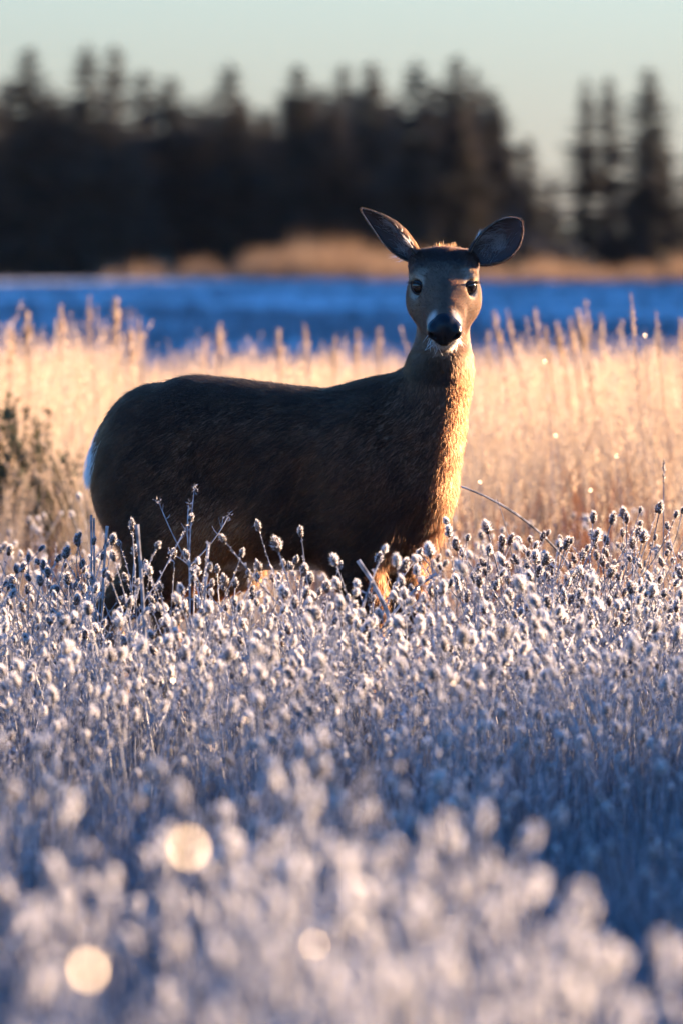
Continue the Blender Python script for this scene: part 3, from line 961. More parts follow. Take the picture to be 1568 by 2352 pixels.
for i, (V, Q, (ax, nn, side), eo) in enumerate(EARS):
    # outer coat and edge hair
    ns = 9000
    P, Nn = tri_samples(V, Q, ns, lambda c, n_: np.ones(len(c)))
    Nn = np.where(((Nn @ nn) > 0)[:, None], -Nn, Nn)
    D = np.tile(ax, (ns, 1))
    C = np.tile(np.array([.125, .090, .064]), (ns, 1)) * RNG.uniform(.6, 1.4, (ns, 1))
    strands('outer_hair', P + Nn * .002, Nn, D, RNG.uniform(.006, .011, ns), np.radians(RNG.normal(20, 6, ns)), .00030, C, eo)
    # edge fringe, coloured pale to paint in the bright rim light
    nu = 15; nt_ = 22
    e1 = V.reshape(nt_, nu, 3)
    ne = 2600
    tt = RNG.random(ne) * (nt_ - 1.001); k = tt.astype(int); fr_ = (tt - k)[:, None]
    sd = RNG.random(ne) < .5
    ea = np.where(sd[:, None], e1[k, 0], e1[k, -1]); eb = np.where(sd[:, None], e1[k + 1, 0], e1[k + 1, -1])
    P = ea * (1 - fr_) + eb * fr_
    cen = e1[k, nu // 2]
    On = P - cen; On /= np.maximum(np.linalg.norm(On, axis=1), 1e-9)[:, None]
    C = np.tile(np.array([.42, .36, .30]), (ne, 1)) * RNG.uniform(.5, 1.4, (ne, 1))
    strands('edge_hair', P, On, np.tile(ax, (ne, 1)), RNG.uniform(.003, .006, ne), np.radians(RNG.normal(40, 10, ne)), .00026, C, eo)
    # white inner hair, long, growing from the lower part and the front edge
    ni = 3400
    P, Nn = tri_samples(V, Q, ni * 4, lambda c, n_: np.ones(len(c)))
    Nn = np.where(((Nn @ nn) < 0)[:, None], -Nn, Nn)
    q = P - V.reshape(nt_, nu, 3)[0].mean(0); ta = q @ ax; Lx = np.linalg.norm(V.reshape(nt_, nu, 3)[-1].mean(0) - V.reshape(nt_, nu, 3)[0].mean(0))
    tq = ta / Lx; sq = q @ side
    pat = vnoise(P, 95) * .5 + .5
    prob = sstep(.04, .2, tq) * np.exp(-((tq - .30) / .24) ** 2) * (.07 + .60 * sstep(.35, .85, pat)) * sstep(.034, .018, np.abs(sq))
    ok = RNG.random(len(P)) < prob
    P, Nn, tq, sq = P[ok], Nn[ok], tq[ok], sq[ok]; m = len(P)
    D = ax[None] * 1.0 - side[None] * (np.sign(sq) * .5)[:, None]
    C = np.tile(np.array([.66, .63, .60]), (m, 1)) * RNG.uniform(.6, 1.15, (m, 1))
    strands('inner_hair', P + Nn * .002, Nn, D, RNG.uniform(.012, .028, m), np.radians(RNG.normal(24, 9, m)), .00030, C, eo, curl=.35)


def whiskers():
    n = 95
    r = []; nn = []; dd = []; L = []
    for i in range(n):
        x = random.uniform(-.030, .030); s = random.uniform(.06, .118); h = -.080 + .018 * abs(x) / .03 + random.uniform(-.002, .004)
        r.append(hp(x, s, h)); d = H_R * (x / .03 * .55 + random.uniform(-.35, .35)) + np.array([0, -.35 + random.uniform(-.3, .3), -1.0])
        nn.append(d / np.linalg.norm(d)); dd.append(np.array([random.uniform(-1, 1), random.uniform(-1, .3), random.uniform(-.5, .5)])); L.append(random.uniform(.018, .042))
    C = np.tile(np.array([.82, .80, .76]), (n, 1))
    strands('whiskers', np.array(r), np.array(nn), np.array(dd), np.array(L), np.radians(np.full(n, 62.0)), .00080, C, deer, npt=7, droop=.25)
    n = 26; r = []; nn = []; L = []; dd = []
    for i in range(n):
        sg = random.choice((-1, 1)); s = random.uniform(.09, .125); h = random.uniform(-.05, -.02)
        r.append(hp(sg * .034, s, h)); nn.append(H_R * sg * 1.0); dd.append(H_R * sg * .2 - H_U * .8 - H_F * .2); L.append(random.uniform(.015, .035))
    nn = np.array(nn)
    strands('muzzle_whiskers', np.array(r), nn, np.array(dd), np.array(L), np.radians(np.full(n, 55.0)), .00022, np.tile(np.array([.10, .08, .07]), (n, 1)), deer, npt=6, droop=.2)


whiskers()


def crown_tuft():
    n = 1500
    x = RNG.normal(0, .020, n); s_ = -.060 + RNG.normal(0, .012, n); h = .031 - (x / .05) ** 2 * .012
    R = HEAD + x[:, None] * H_R + s_[:, None] * H_F + h[:, None] * H_U
    Nn = np.tile(UP * .9 + H_U * .3, (n, 1)) + H_R * (x / .05)[:, None] * .6 + RNG.normal(0, .16, (n, 3)); Nn /= np.linalg.norm(Nn, axis=1)[:, None]
    C = np.tile(np.array([.19, .13, .085]), (n, 1)) * RNG.uniform(.6, 1.4, (n, 1))
    strands('crown_tuft', R, Nn, np.tile(-H_F, (n, 1)), (.027 - .008 * np.abs(x) / .05) * RNG.uniform(.7, 1.15, n), np.radians(RNG.normal(62, 9, n)), .00032, C, body)


crown_tuft()


def tail_fringe():
    """White hairs of the tail showing past the edge of the rump."""
    zb = np.linspace(.640, .742, 30); roots = []
    rear = BV[(BV @ FWD < -.40)]
    for a, b in zip(zb[:-1], zb[1:]):
        q = rear[(rear[:, 2] >= a) & (rear[:, 2] < b)]
        q = q[np.argsort(q[:, 0])][:14]
        roots.append(q[q[:, 0] < q[0, 0] + .012])
    R = np.concatenate(roots); R = R[RNG.integers(0, len(R), 1100)] + RNG.normal(0, .002, (1100, 3))
    n = len(R)
    Nn = np.tile(np.array([-1.0, .25, -.05]), (n, 1)) + RNG.normal(0, .10, (n, 3)); Nn /= np.linalg.norm(Nn, axis=1)[:, None]
    C = np.tile(np.array([.84, .83, .82]), (n, 1)) * RNG.uniform(.8, 1.05, (n, 1))
    prof = np.sin(np.pi * np.clip((R[:, 2] - .62) / .13, .05, .98))
    strands('tail_fringe', R, Nn, np.tile(-UP, (n, 1)), (.026 + .022 * prof) * RNG.uniform(.8, 1.1, n), np.radians(RNG.normal(36, 7, n)), .00042, C, body, droop=.25)


tail_fringe()

# ------------------------------------------------------------------ seed-head plants
def frost_spikes(b, c, n_dir, k, size, spread=1.0, mat=0, wid=.22):
    for _ in range(k):
        d = Vector((random.gauss(0, 1), random.gauss(0, 1), random.gauss(0, 1))) * spread + n_dir
        d.normalize(); e = d.orthogonal().normalized(); e.rotate(Quaternion(d, random.uniform(0, 6.28)))
        L = size * random.uniform(.5, 1.3)
        b.tri(c - e * L * wid, c + d * L, c + e * L * wid, mat)


def head_mesh(seed, a, L, frost=60, fl=.72, fw=.10, core=1.0):
    """A cone-like seed head, its foot at the origin, with hoar frost on the crown and scales."""
    random.seed(seed)
    b = MB(); a0 = a; a = a * core
    b.ovoid((0, 0, L * .5), (0, 0, 1), a, L, nu=10, nv=8, rough=.16, mat=0)
    b.tube([(0, 0, -L * .06), (0, 0, L * .06), (0, 0, L * .14)], [a * .35, a * .62, a * .75], n=7, mat=0)
    for k in range(44):                       # bristly scales
        z = random.uniform(.08, .95); ph = k * 2.39996
        r = a * math.sin(math.pi * min(max(z, .06), .97)) ** .8 * (1 - .15 * z)
        c = Vector((math.cos(ph) * r, math.sin(ph) * r, z * L)); o = Vector((math.cos(ph), math.sin(ph), .9)).normalized()
        t = Vector((-math.sin(ph), math.cos(ph), 0))
        b.tri(c - t * a * .2, c + o * a * .42, c + t * a * .2, 0)
    for k in range(frost):
        z = random.uniform(0, 1) ** .62; ph = random.uniform(0, 6.283)
        r = a * max(math.sin(math.pi * min(max(z, .03), .985)), .1) ** .8 * (1 - .15 * z)
        c = Vector((math.cos(ph) * r, math.sin(ph) * r, z * L)); o = Vector((math.cos(ph) * (1.2 - z), math.sin(ph) * (1.2 - z), z)).normalized()
        frost_spikes(b, c, o * 2.6, 1, a0 * fl, 1.0, 1, fw)
    return b.mesh('seed_head', [M_HEAD, M_FROST])


def stem_mesh(seed, H, heads, fr=1.0):
    """Branching frosted stalk. Returns the mesh and the list of (point, direction, size) where heads sit."""
    random.seed(seed)
    b = MB(); spots = []

    def stalk(p0, d0, L, r0, depth):
        n = 7; pts = [Vector(p0)]; d = Vector(d0).normalized()
        kink = Vector((random.uniform(-1, 1), random.uniform(-1, 1), 0)) * .11
        for i in range(n):
            d = (d + kink * random.uniform(-.4, 1) + Vector((0, 0, .06 if depth else .0)) + Vector((random.gauss(0, .03), random.gauss(0, .03), 0))).normalized()
            pts.append(pts[-1] + d * L / n)
        rad = [r0 * (1 - .45 * i / n) * random.uniform(.85, 1.2) for i in range(n + 1)]
        b.tube(pts, rad, n=5, mat=0)
        for i in range(1, n + 1):             # frost fur and old leaf nodes
            t0, t1 = pts[i - 1], pts[i]
            for _ in range(int((3 + 9 * (i / n) ** 2 + 3 * depth) * fr)):
                q = t0.lerp(t1, random.random()); o = Vector((random.gauss(0, 1), random.gauss(0, 1), random.gauss(0, .5))).normalized()
                frost_spikes(b, q + o * r0 * .6, o * 1.5, 1, .0034, .8, 1)
            if random.random() < .35:
                q = t1; o = Vector((random.gauss(0, 1), random.gauss(0, 1), .7)).normalized(); s = o.orthogonal().normalized()
                l = random.uniform(.010, .028)
                b.ribbon([q, q + o * l * .5 + Vector((0, 0, .002)), q + o * l - Vector((0, 0, l * .35))], [.0012, .0022, .0006], s, 0)
        return pts, d
    pts, d = stalk((0, 0, -.02), (random.uniform(-.12, .12), random.uniform(-.12, .12), 1), H, .0019, 0)
    spots.append((pts[-1], d.copy(), random.uniform(.95, 1.15)))
    for k in range(heads - 1):
        i = random.randint(3, 6); ph = random.uniform(0, 6.283); el = random.uniform(.55, 1.5)
        dd = Vector((math.cos(ph), math.sin(ph), 1.0 / el * 1.0))
        L = (H - pts[i].z) * random.uniform(.65, 1.15) + random.uniform(.02, .06)
        p2, d2 = stalk(pts[i], dd, L, .0014, 1)
        if random.random() < .9: spots.append((p2[-1], d2.copy(), random.uniform(.7, 1.0)))
    return b.mesh('plant_stem', [M_STEM, M_FROST]), spots


HEADS = [head_mesh(300 + i, a * .9, L * .92, 190) for i, (a, L) in enumerate(((.0072, .0215), (.0080, .020), (.0068, .018), (.0084, .024), (.0062, .020)))]
HEADS_WHITE = [head_mesh(330 + i, a * .95, L * .95, 260, .80, .12, .74) for i, (a, L) in enumerate(((.0075, .021), (.0082, .020), (.0070, .018), (.0086, .023), (.0066, .020)))]
STEMS = []
for i in range(12):
    H = (.40, .44, .38, .47, .42, .36, .45, .40, .43, .37, .48, .41)[i]
    STEMS.append(stem_mesh(400 + i, H, (2, 3, 4, 3, 2, 4, 3, 5, 2, 3, 4, 1)[i]))


def head_matrix(p, d, s, seed):
    q = d.to_track_quat('Z', 'Y')
    return Matrix.Translation(p) @ q.to_matrix().to_4x4() @ Matrix.Rotation(seed * 1.7, 4, 'Z') @ Matrix.Scale(s, 4)


def joined_plant(i, HS):
    me, spots = STEMS[i]
    bm = bmesh.new(); bm.from_mesh(me); mi = [p.material_index for p in me.polygons]
    remap = {0: 0, 1: 1}
    for k, (p, d, s) in enumerate(spots):
        h = HS[(i + k) % len(HEADS)].copy(); h.transform(head_matrix(p, d, s, i + k))
        mi += [2 if pl.material_index == 0 else 1 for pl in h.polygons]
        bm.from_mesh(h); bpy.data.meshes.remove(h)
    out = bpy.data.meshes.new('seed_plant_%d' % i); bm.to_mesh(out); bm.free()
    for m in (M_STEM, M_FROST, M_HEAD): out.materials.append(m)
    out.polygons.foreach_set('material_index', mi)
    return out


PLANTS = [joined_plant(i, HEADS_WHITE if i % 3 else HEADS) for i in range(len(STEMS))]
N_PLANT = [0]


def plant_thing(i, loc, rz, s, label, group, tilt=(0, 0), slim=1.0, HS=HEADS):
    """One seed-head plant as a thing: stem and each seed head as parts."""
    me, spots = STEMS[i]
    e = empty('seed_head_plant', loc); e.rotation_euler = (tilt[0], tilt[1], rz); e.scale = (s * slim, s * slim, s)
    link(bpy.data.objects.new('stem', me), e)
    for k, (p, d, hs) in enumerate(spots):
        o = bpy.data.objects.new('seed_head', HS[(i + k) % len(HEADS)]); link(o, e)
        o.matrix_local = head_matrix(p, d, hs / (s * .5 + .5), i + k)
    tag(e, label, 'plant', group)
    N_PLANT[0] += 1
    return e


def plant_to(px, py, y, label, group, i=None, rz=None, HS=HEADS):
    """A plant whose top seed head stands at this place of the photograph."""
    i = random.randrange(len(STEMS)) if i is None else i
    rz = random.uniform(0, 6.283) if rz is None else rz
    p = at(px, py, y); gz = float(ground_z(p.x, y))
    ap = max(STEMS[i][1], key=lambda q: q[0].z)[0] + Vector((0, 0, .012))
    s = (p.z - gz) / ap.z
    slim = min(1.0, .8 / max(s, .1) + .2)
    off = Matrix.Rotation(rz, 3, 'Z') @ Vector((ap.x * s * slim, ap.y * s * slim, 0))
    return plant_thing(i, (p.x - off.x, y - off.y, gz), rz, s, label, group, slim=slim, HS=HS)


random.seed(21)
L_AHEAD = 'sharp frosted seed-head plant in the stand ahead of the doe\'s chest'
G_AHEAD = 'seed-head plants ahead of the chest'
z4 = [(957, 295), (1272, 235), (1405, 232), (1512, 262), (1560, 240), (645, 395), (532, 438), (745, 432), (808, 440), (1270, 340), (1158, 395), (1465, 340), (1372, 420), (737, 508), (937, 500), (518, 540), (1168, 500), (685, 612), (425, 590), (1027, 600), (1135, 695), (190, 635), (940, 745), (640, 700), (422, 740), (255, 850), (1340, 720), (1265, 760), (855, 660), (890, 690), (800, 620), (1500, 590), (1560, 560), (350, 505), (235, 640), (600, 600), (1215, 570), (1430, 600)]
for zx, zy in z4:
    plant_to(1034.7 + zx * .3401, 1081.7 + zy * .3401, random.uniform(-.25, .35), L_AHEAD, G_AHEAD)
L_FRONT = 'frosted seed-head plant standing up in front of the doe\'s dark body'
G_FRONT = 'seed-head plants in front of the doe'
fr = [(435, 1178, -.85, 0), (596, 1200, -.75, None), (277, 1240, -.6, None), (258, 1235, -.7, None), (360, 1245, -1.5, None), (400, 1262, -.8, None), (553, 1262, -1.2, None), (676, 1280, -.6, None), (712, 1325, -.9, None), (777, 1292, -.55, None), (960, 1258, -.6, None), (1010, 1292, -.7, None), (1045, 1285, -.5, None), (650, 1285, -1.3, None), (500, 1300, -.9, None), (520, 1330, -1.2, None), (590, 1320, -.7, None), (860, 1350, -.7, None), (905, 1340, -.8, None), (930, 1395, -1.0, None), (745, 1380, -1.0, None), (800, 1400, -1.1, None), (700, 1360, -.8, None), (330, 1300, -.9, None), (455, 1310, -.8, None), (985, 1340, -.8, None)]
for px, py, y, i in fr:
    plant_to(px, py, y, L_FRONT, G_FRONT, i)
L_TAIL = 'frosted seed-head plant in the stand behind the doe\'s tail'
G_TAIL = 'seed-head plants behind the tail'
for px, py, y in [(66, 1275, .0), (52, 1300, .1), (90, 1285, -.1), (186, 1290, -.2), (150, 1290, .3), (183, 1220, -.4), (215, 1235, -.4), (10, 1335, -.1), (30, 1330, .1), (70, 1320, -.2), (110, 1310, .25), (135, 1345, -.3), (205, 1330, -.5), (160, 1340, -.2), (230, 1345, -.5), (20, 1260, .5), (95, 1330, -.6), (175, 1375, -.6)]:
    plant_to(px, py, y, L_TAIL, G_TAIL)

# random individuals: the near, large ones and the sharp middle band
PATCH = lambda x, y: (y > -9.6) & (y < -5.2) & (x > .18 + (y + 7) * -.10)       # the low, shaded hollow
L_NEAR = 'blurred frosted seed-head plant in the low front edge of the meadow'
G_NEAR = 'seed-head plants along the front edge of the meadow'
L_MID = 'frosted seed-head plant in the thick stand before the doe\'s legs'
G_MID = 'seed-head plants in the stand before the legs'
heights = []


def clump(x, y):
    return math.sin(x * 5.1 + 1.7 * math.sin(y * 2.3)) * .5 + math.sin(y * 4.3 + 1.9 * math.sin(x * 3.1 + 1)) * .5


def rand_plant(y0, y1, label, group, hmul=1.0, margin=1.05):
    for _ in range(40):
        y = random.uniform(y0, y1); hw = .0401 * (y - CAM_Y) * margin
        x = random.uniform(-hw, hw)
        if not PATCH(x, y) and (clump(x, y) > -.1 or y > -4): break
    if -.5 < x < .36 and y > -1.4: hmul *= .82
    i = random.randrange(len(STEMS))
    plant_thing(i, (x, y, float(ground_z(x, y))), random.uniform(0, 6.283), random.uniform(.85, 1.18) * hmul, label, group, (random.gauss(0, .06), random.gauss(0, .06)), HS=HEADS_WHITE if random.random() < .65 else HEADS)


for k in range(95): rand_plant(-2.6, -.5, L_MID, G_MID, .95)
for px, py, y in ((60, 2090, -11.3), (170, 2040, -11.0), (395, 1800, -9.0), (560, 2000, -10.8), (690, 1900, -10.0), (780, 2070, -11.2), (850, 1850, -9.6), (995, 1870, -10.0), (1090, 1955, -10.4), (1180, 2000, -10.8), (1290, 2040, -11.0), (1345, 2140, -11.4), (1010, 2150, -11.6), (620, 2190, -11.7), (1440, 2300, -11.8), (150, 1840, -9.4), (640, 1770, -8.6), (880, 2230, -11.8)):
    for k in range(5):
        plant_to(px + random.gauss(0, 30), py + random.uniform(0, 190) * (k > 0), y + random.uniform(-.2, .2), L_NEAR, G_NEAR, HS=HEADS_WHITE)


def meadow():
    pos, rot, scl, idx = [], [], [], []
    rnd = random.Random(33)
    dens = [(-12.2, -8.6, 5), (-8.6, -5.0, 36), (-5.0, -2.0, 66), (-2.0, 1.0, 85), (1.0, 4.0, 60), (4.0, 6.0, 22)]
    for y0, y1, dn in dens:
        W = .0401 * (y1 - CAM_Y) + 1.0
        for _ in range(int((y1 - y0) * 2 * W * dn)):
            y = rnd.uniform(y0, y1); x = rnd.uniform(-W, W)
            if abs(x) > .0401 * (y - CAM_Y) + 1.0: continue
            c = clump(x, y)
            if c < -.05 and not PATCH(x, y) and rnd.random() < (.92 if y < -4 else .6): continue
            s = rnd.uniform(.66, 1.10) * (1.0 + .16 * c)
            if y < -8: s *= 1.05
            if y > .2: s *= .80
            if PATCH(x, y):
                if rnd.random() < .10: continue
                s *= .66
            # leave the doe's own place free of tall stalks
            f = x * FWD[0] + y * FWD[1]; l = x * LFT[0] + y * LFT[1]
            if -.58 < f < .30 and abs(l) < .27:
                if rnd.random() < .5: continue
                s *= .62
            elif -.5 < f < .42 and -1.3 < l < -.2: s *= .76
            pos.append((x, y, float(ground_z(x, y)))); rot.append((rnd.gauss(0, .10), rnd.gauss(0, .10), rnd.uniform(0, 6.283)))
            scl.append(s); idx.append(rnd.randrange(len(PLANTS)))
    print('meadow plants', len(pos))
    scatter('meadow_weeds', pos, rot, scl, idx, PLANTS, 'thick mass of frosted seed heads filling the meadow')


meadow()


# ------------------------------------------------------------------ grasses
def tuft(seed, n, H, spread, w, mats, panicle=0.0, lean=.25, sag=.12):
    rnd = random.Random(seed); b = MB()
    for k in range(n):
        a = rnd.uniform(0, 6.283); r = spread * math.sqrt(rnd.random())
        p0 = Vector((math.cos(a) * r, math.sin(a) * r, -.02)); h = H * rnd.uniform(.55, 1.05)
        az = rnd.uniform(0, 6.283); ln = rnd.gauss(0, lean)
        d = Vector((math.cos(az) * ln, math.sin(az) * ln, 1)).normalized(); q = Vector((math.cos(az), math.sin(az), 0))
        sd = Vector((-math.sin(az + rnd.uniform(-1, 1)), math.cos(az + rnd.uniform(-1, 1)), 0)).normalized()
        pts = []
        for i in range(5):
            t = i / 4
            pts.append(p0 + d * h * t + q * sag * h * t * t * abs(ln) * 3 - Vector((0, 0, .25 * sag * h * t ** 3)))
        ww = w * rnd.uniform(.6, 1.3)
        b.ribbon(pts, [ww, ww, ww * .85, ww * .6, ww * .15], sd, 0)
        if rnd.random() < panicle:
            e = pts[-1]; dd = (pts[-1] - pts[-2]).normalized()
            for s in range(16):
                t = s / 15; c = e + dd * (t - .3) * .12
                o = Vector((rnd.gauss(0, 1), rnd.gauss(0, 1), rnd.uniform(.2, 1.2))).normalized(); L = .022 * (1 - .6 * t) * rnd.uniform(.6, 1.3)
                ee = o.orthogonal().normalized()
                b.tri(c - ee * .0022, c + o * L, c + ee * .0022, 1)
                b.tri(c + o * L * .5 - ee * .003, c + o * L * 1.2, c + o * L * .5 + ee * .003, 1)
    return b.mesh('tuft', mats)


def golden_grass():
    V = [tuft(500 + i, 34, 1.0, .11, .0019, [M_STRAW, M_STRAWTOP], .55, .20) for i in range(5)]
    V += [tuft(520 + i, 30, .72, .16, .0022, [M_RUST, M_STRAW], .2, .35) for i in range(2)]
    rnd = random.Random(44); pos, rot, scl, idx = [], [], [], []
    for y0, y1, dn in ((3.2, 7, 14), (7, 16, 17), (16, 30, 13), (30, 44, 9)):
        W = .0401 * (y1 - CAM_Y) + 1.4
        for _ in range(int((y1 - y0) * 2 * W * dn)):
            y = rnd.uniform(y0, y1); x = rnd.uniform(-W, W); d = y - CAM_Y
            px = 784 + x / d * 18.1 * PPM
            h = 1.1 - .205 * d / 18.1                      # lower where the meadow falls away to the field
            h *= rnd.uniform(.74, 1.06)
            if y < 7: h *= .55 + .45 * (y - 3.2) / 3.8
            n = .5 + .5 * math.sin(x * 1.7 + y * .6) * math.sin(y * .9 - x * .8)
            h *= .88 + .16 * n
            if px < 330 and y > 8: h *= 1.10
            if px > 1120 and y > 4: h *= 1.06
            if 330 < px < 430: h *= .92
            if px < 210 and y < 8.4: h *= .68
            v = rnd.randrange(5)
            rust = (y < 7.5 and rnd.random() < .40) or (1090 < px < 1500 and y < 7.5 and rnd.random() < .85)
            if rust: v = 5 + rnd.randrange(2); h *= 1.12
            pos.append((x, y, float(ground_z(x, y)))); rot.append((rnd.gauss(0, .15), rnd.gauss(0, .15) - .06, rnd.uniform(0, 6.283)))
            scl.append(max(h, .25)); idx.append(v)
    print('golden tufts', len(pos))
    scatter('golden_grass', pos, rot, scl, idx, V, 'tall pale golden grass glowing in the low sun behind the doe')


golden_grass()


def low_grass():
    V = [tuft(600 + i, 34, .22, .07, .0012, [M_UNDER, M_UNDER], 0, .5, .3) for i in range(4)]
    rnd = random.Random(45); pos, rot, scl, idx = [], [], [], []
    for y0, y1, dn in ((-12.5, -9, 120), (-9, -4, 150), (-4, 2, 160), (2, 6, 60)):
        W = .0401 * (y1 - CAM_Y) + 1.0
        for _ in range(int((y1 - y0) * 2 * W * dn)):
            y = rnd.uniform(y0, y1); x = rnd.uniform(-W, W)
            pos.append((x, y, float(ground_z(x, y)))); rot.append((0, 0, rnd.uniform(0, 6.283)))
            scl.append(rnd.uniform(.5, 1.35) * (1 + .25 * clump(x, y))); idx.append(rnd.randrange(4))
    scatter('low_grass', pos, rot, scl, idx, V, 'short frosted grass between the seed-head plants')
    # sparse tufts of the far field and the strip of tall grass at the foot of the trees
    pos, rot, scl, idx = [], [], [], []
    for _ in range(5200):
        y = rnd.uniform(46, 286) if rnd.random() < .6 else rnd.uniform(46, 110); x = rnd.uniform(-1, 1) * (.0401 * (y - CAM_Y) + 4)
        pos.append((x, y, float(ground_z(x, y)))); rot.append((0, 0, rnd.uniform(0, 6.283))); scl.append(rnd.uniform(.8, 1.6)); idx.append(rnd.randrange(4))
    scatter('field_grass', pos, rot, scl, idx, V, 'cropped frosty grass of the shaded far field')
    V2 = [tuft(640 + i, 60, 1.3, .6, .010, [M_EDGE, M_EDGE], .0, .16) for i in range(3)]
    pos, rot, scl, idx = [], [], [], []
    for _ in range(900):
        y = rnd.uniform(290, 306); d = y - CAM_Y; px = rnd.uniform(-200, 1750); x = (px - 784) / PPM * d / 18.1
        if px < 230: continue
        else: k = .60 + .75 * math.exp(-((px - 780) / 190) ** 2) + .12 * math.sin(px * .021) + .09 * math.sin(px * .057)
        if 230 < px < 560 and rnd.random() < .6: continue
        if px < 330 and rnd.random() < .5: continue
        pos.append((x, y, float(ground_z(x, y)))); rot.append((0, 0, rnd.uniform(0, 6.283))); scl.append(max(k, .12) * rnd.uniform(.35, 1.15)); idx.append(rnd.randrange(3))
    scatter('edge_grass', pos, rot, scl, idx, V2, 'sunlit tawny grass strip at the foot of the treeline')


low_grass()


# ------------------------------------------------------------------ single stalks one can pick out
def stalk_thing(name, pts, radii, label, cat, group=None, spikes=0, mat=None, mats=None):
    base = Vector(pts[0]); e = empty(name, base); b = MB()
    P = [Vector(p) - base for p in pts]
    b.tube(P, radii, n=6, mat=0)
    for k in range(spikes):
        i = random.randrange(len(P) - 1); q = P[i].lerp(P[i + 1], random.random())
        o = Vector((random.gauss(0, 1), random.gauss(0, 1), random.gauss(0, 1))).normalized()
        frost_spikes(b, q, o * 1.5, 1, .004, .8, 1)
    link(bpy.data.objects.new('stem', b.mesh('stalk', [mat or M_STEM, M_FROST])), e)
    tag(e, label, cat, group)
    return e


def bez(a, b, c, n=9):
    a, b, c = Vector(a), Vector(b), Vector(c)
    return [(a * (1 - t) + b * t) * (1 - t) + (b * (1 - t) + c * t) * t for t in [i / (n - 1) for i in range(n)]]


def to_ground(px, py, y, dx=0.0):
    p = at(px, py, y); return Vector((p.x + dx, y, float(ground_z(p.x, y)) - .01))


random.seed(77)
# bent straw reaching forward from the chest
p0 = at(1300, 1290, .75); g0 = Vector((p0.x + .10, .75, 0)); pts = [g0, g0.lerp(p0, .6) + Vector((.02, 0, 0))] + bez(p0, at(1200, 1160, .6), at(1030, 1108, .5), 9)
stalk_thing('straw', pts, [.0032] * 3 + [.003] * 5 + [.0022] * (len(pts) - 8), 'long bent straw arching out from behind the doe\'s chest', 'straw', spikes=30)
p = at(1140, 1146, .25); stalk_thing('straw', bez(to_ground(1250, 1300, .25), at(1185, 1250, .25), p, 8), [.0018, .0018, .0017, .0016, .0014, .0012, .001, .0006], 'thin straight straw crossing under the long bent one', 'straw', spikes=25)
# broken stalks before the forelegs
stalk_thing('broken_stalk', bez(to_ground(1010, 1500, -.9), at(930, 1420, -.9), at(822, 1287, -.9), 8), [.0045, .0045, .0045, .0045, .0045, .005, .005, .0055], 'thick broken stalk leaning across the forelegs', 'stalk', spikes=60)
stalk_thing('broken_stalk', bez(to_ground(700, 1560, -.8), at(840, 1410, -.8), at(1000, 1318, -.75), 9), [.003] * 9, 'thin frosted stalk slanting up from the legs toward the brisket', 'stalk', spikes=60)
stalk_thing('broken_stalk', bez(to_ground(350, 1450, -1.2), at(330, 1300, -1.2), at(314, 1205, -1.2), 8), [.004] * 7 + [.006], 'blunt frosted stalk without a head before the haunch', 'stalk', spikes=45)
for px, py, y in ((210, 1183, -.35), (216, 1190, -.33)):
    stalk_thing('broken_stalk', bez(to_ground(px + 4, 1450, y), at(px + 1, 1320, y), at(px, py, y), 8), [.0024, .0022, .002, .002, .0019, .0019, .002, .0026], 'straight upright stalk without a head beside the tail end', 'stalk', 'headless stalks by the tail end', spikes=60)
stalk_thing('broken_stalk', bez(to_ground(228, 1450, -.5), at(232, 1330, -.5), at(247, 1208, -.5), 8), [.0026] * 7 + [.0036], 'tilted knob-ended stalk against the haunch', 'stalk', spikes=60)
stalk_thing('broken_stalk', bez(to_ground(455, 1470, -.75), at(470, 1330, -.75), at(480, 1245, -.75), 8), [.0030] * 7 + [.0044], 'stubby stalk with a knuckled end before the flank', 'stalk', spikes=60)


# blue-shaded branching weed before the flank
def twig_weed():
    base = to_ground(436, 1450, -.62); e = empty('twiggy_weed', base); b = MB()
    fork = at(436, 1300, -.62)
    main = bez(base, at(438, 1380, -.62), fork, 6)
    b.tube([p - base for p in main], [.0022] * 6, n=5)
    hm = MB()
    for (mx, my, ex, ey, dy) in ((395, 1230, 366, 1155, -.02), (436, 1215, 447, 1122, -.0), (500, 1240, 524, 1186, .03), (415, 1280, 392, 1272, 0), (428, 1210, 434, 1160, -.02)):
        pts = bez(fork, at(mx, my, -.62 + dy), at(ex, ey, -.62 + dy), 9)
        b.tube([p - base for p in pts], [.0017 * (1 - .05 * i) for i in range(9)], n=5)
        for k in range(3):
            q = pts[random.randint(3, 7)]; o = Vector((random.uniform(-1, 1), random.uniform(-.5, .5), random.uniform(.4, 1))).normalized() * random.uniform(.010, .022)
            b.tube([q - base, q + o * .6 - base, q + o + Vector((0, 0, .004)) - base], [.0010, .0009, .0006], n=4)
        for k in range(26):
            c = pts[-1] - base + Vector((random.gauss(0, .0035), random.gauss(0, .0035), random.gauss(0, .006)))
            frost_spikes(hm, c, Vector((0, 0, .6)), 1, .006, 1.0, 0)
    link(bpy.data.objects.new('stem', b.mesh('twig', [M_TWIG])), e)
    link(bpy.data.objects.new('seed_cluster', hm.mesh('seed_cluster', [M_TWIG])), e)
    tag(e, 'bare forked weed standing in the doe\'s shade before her flank', 'plant')


twig_weed()


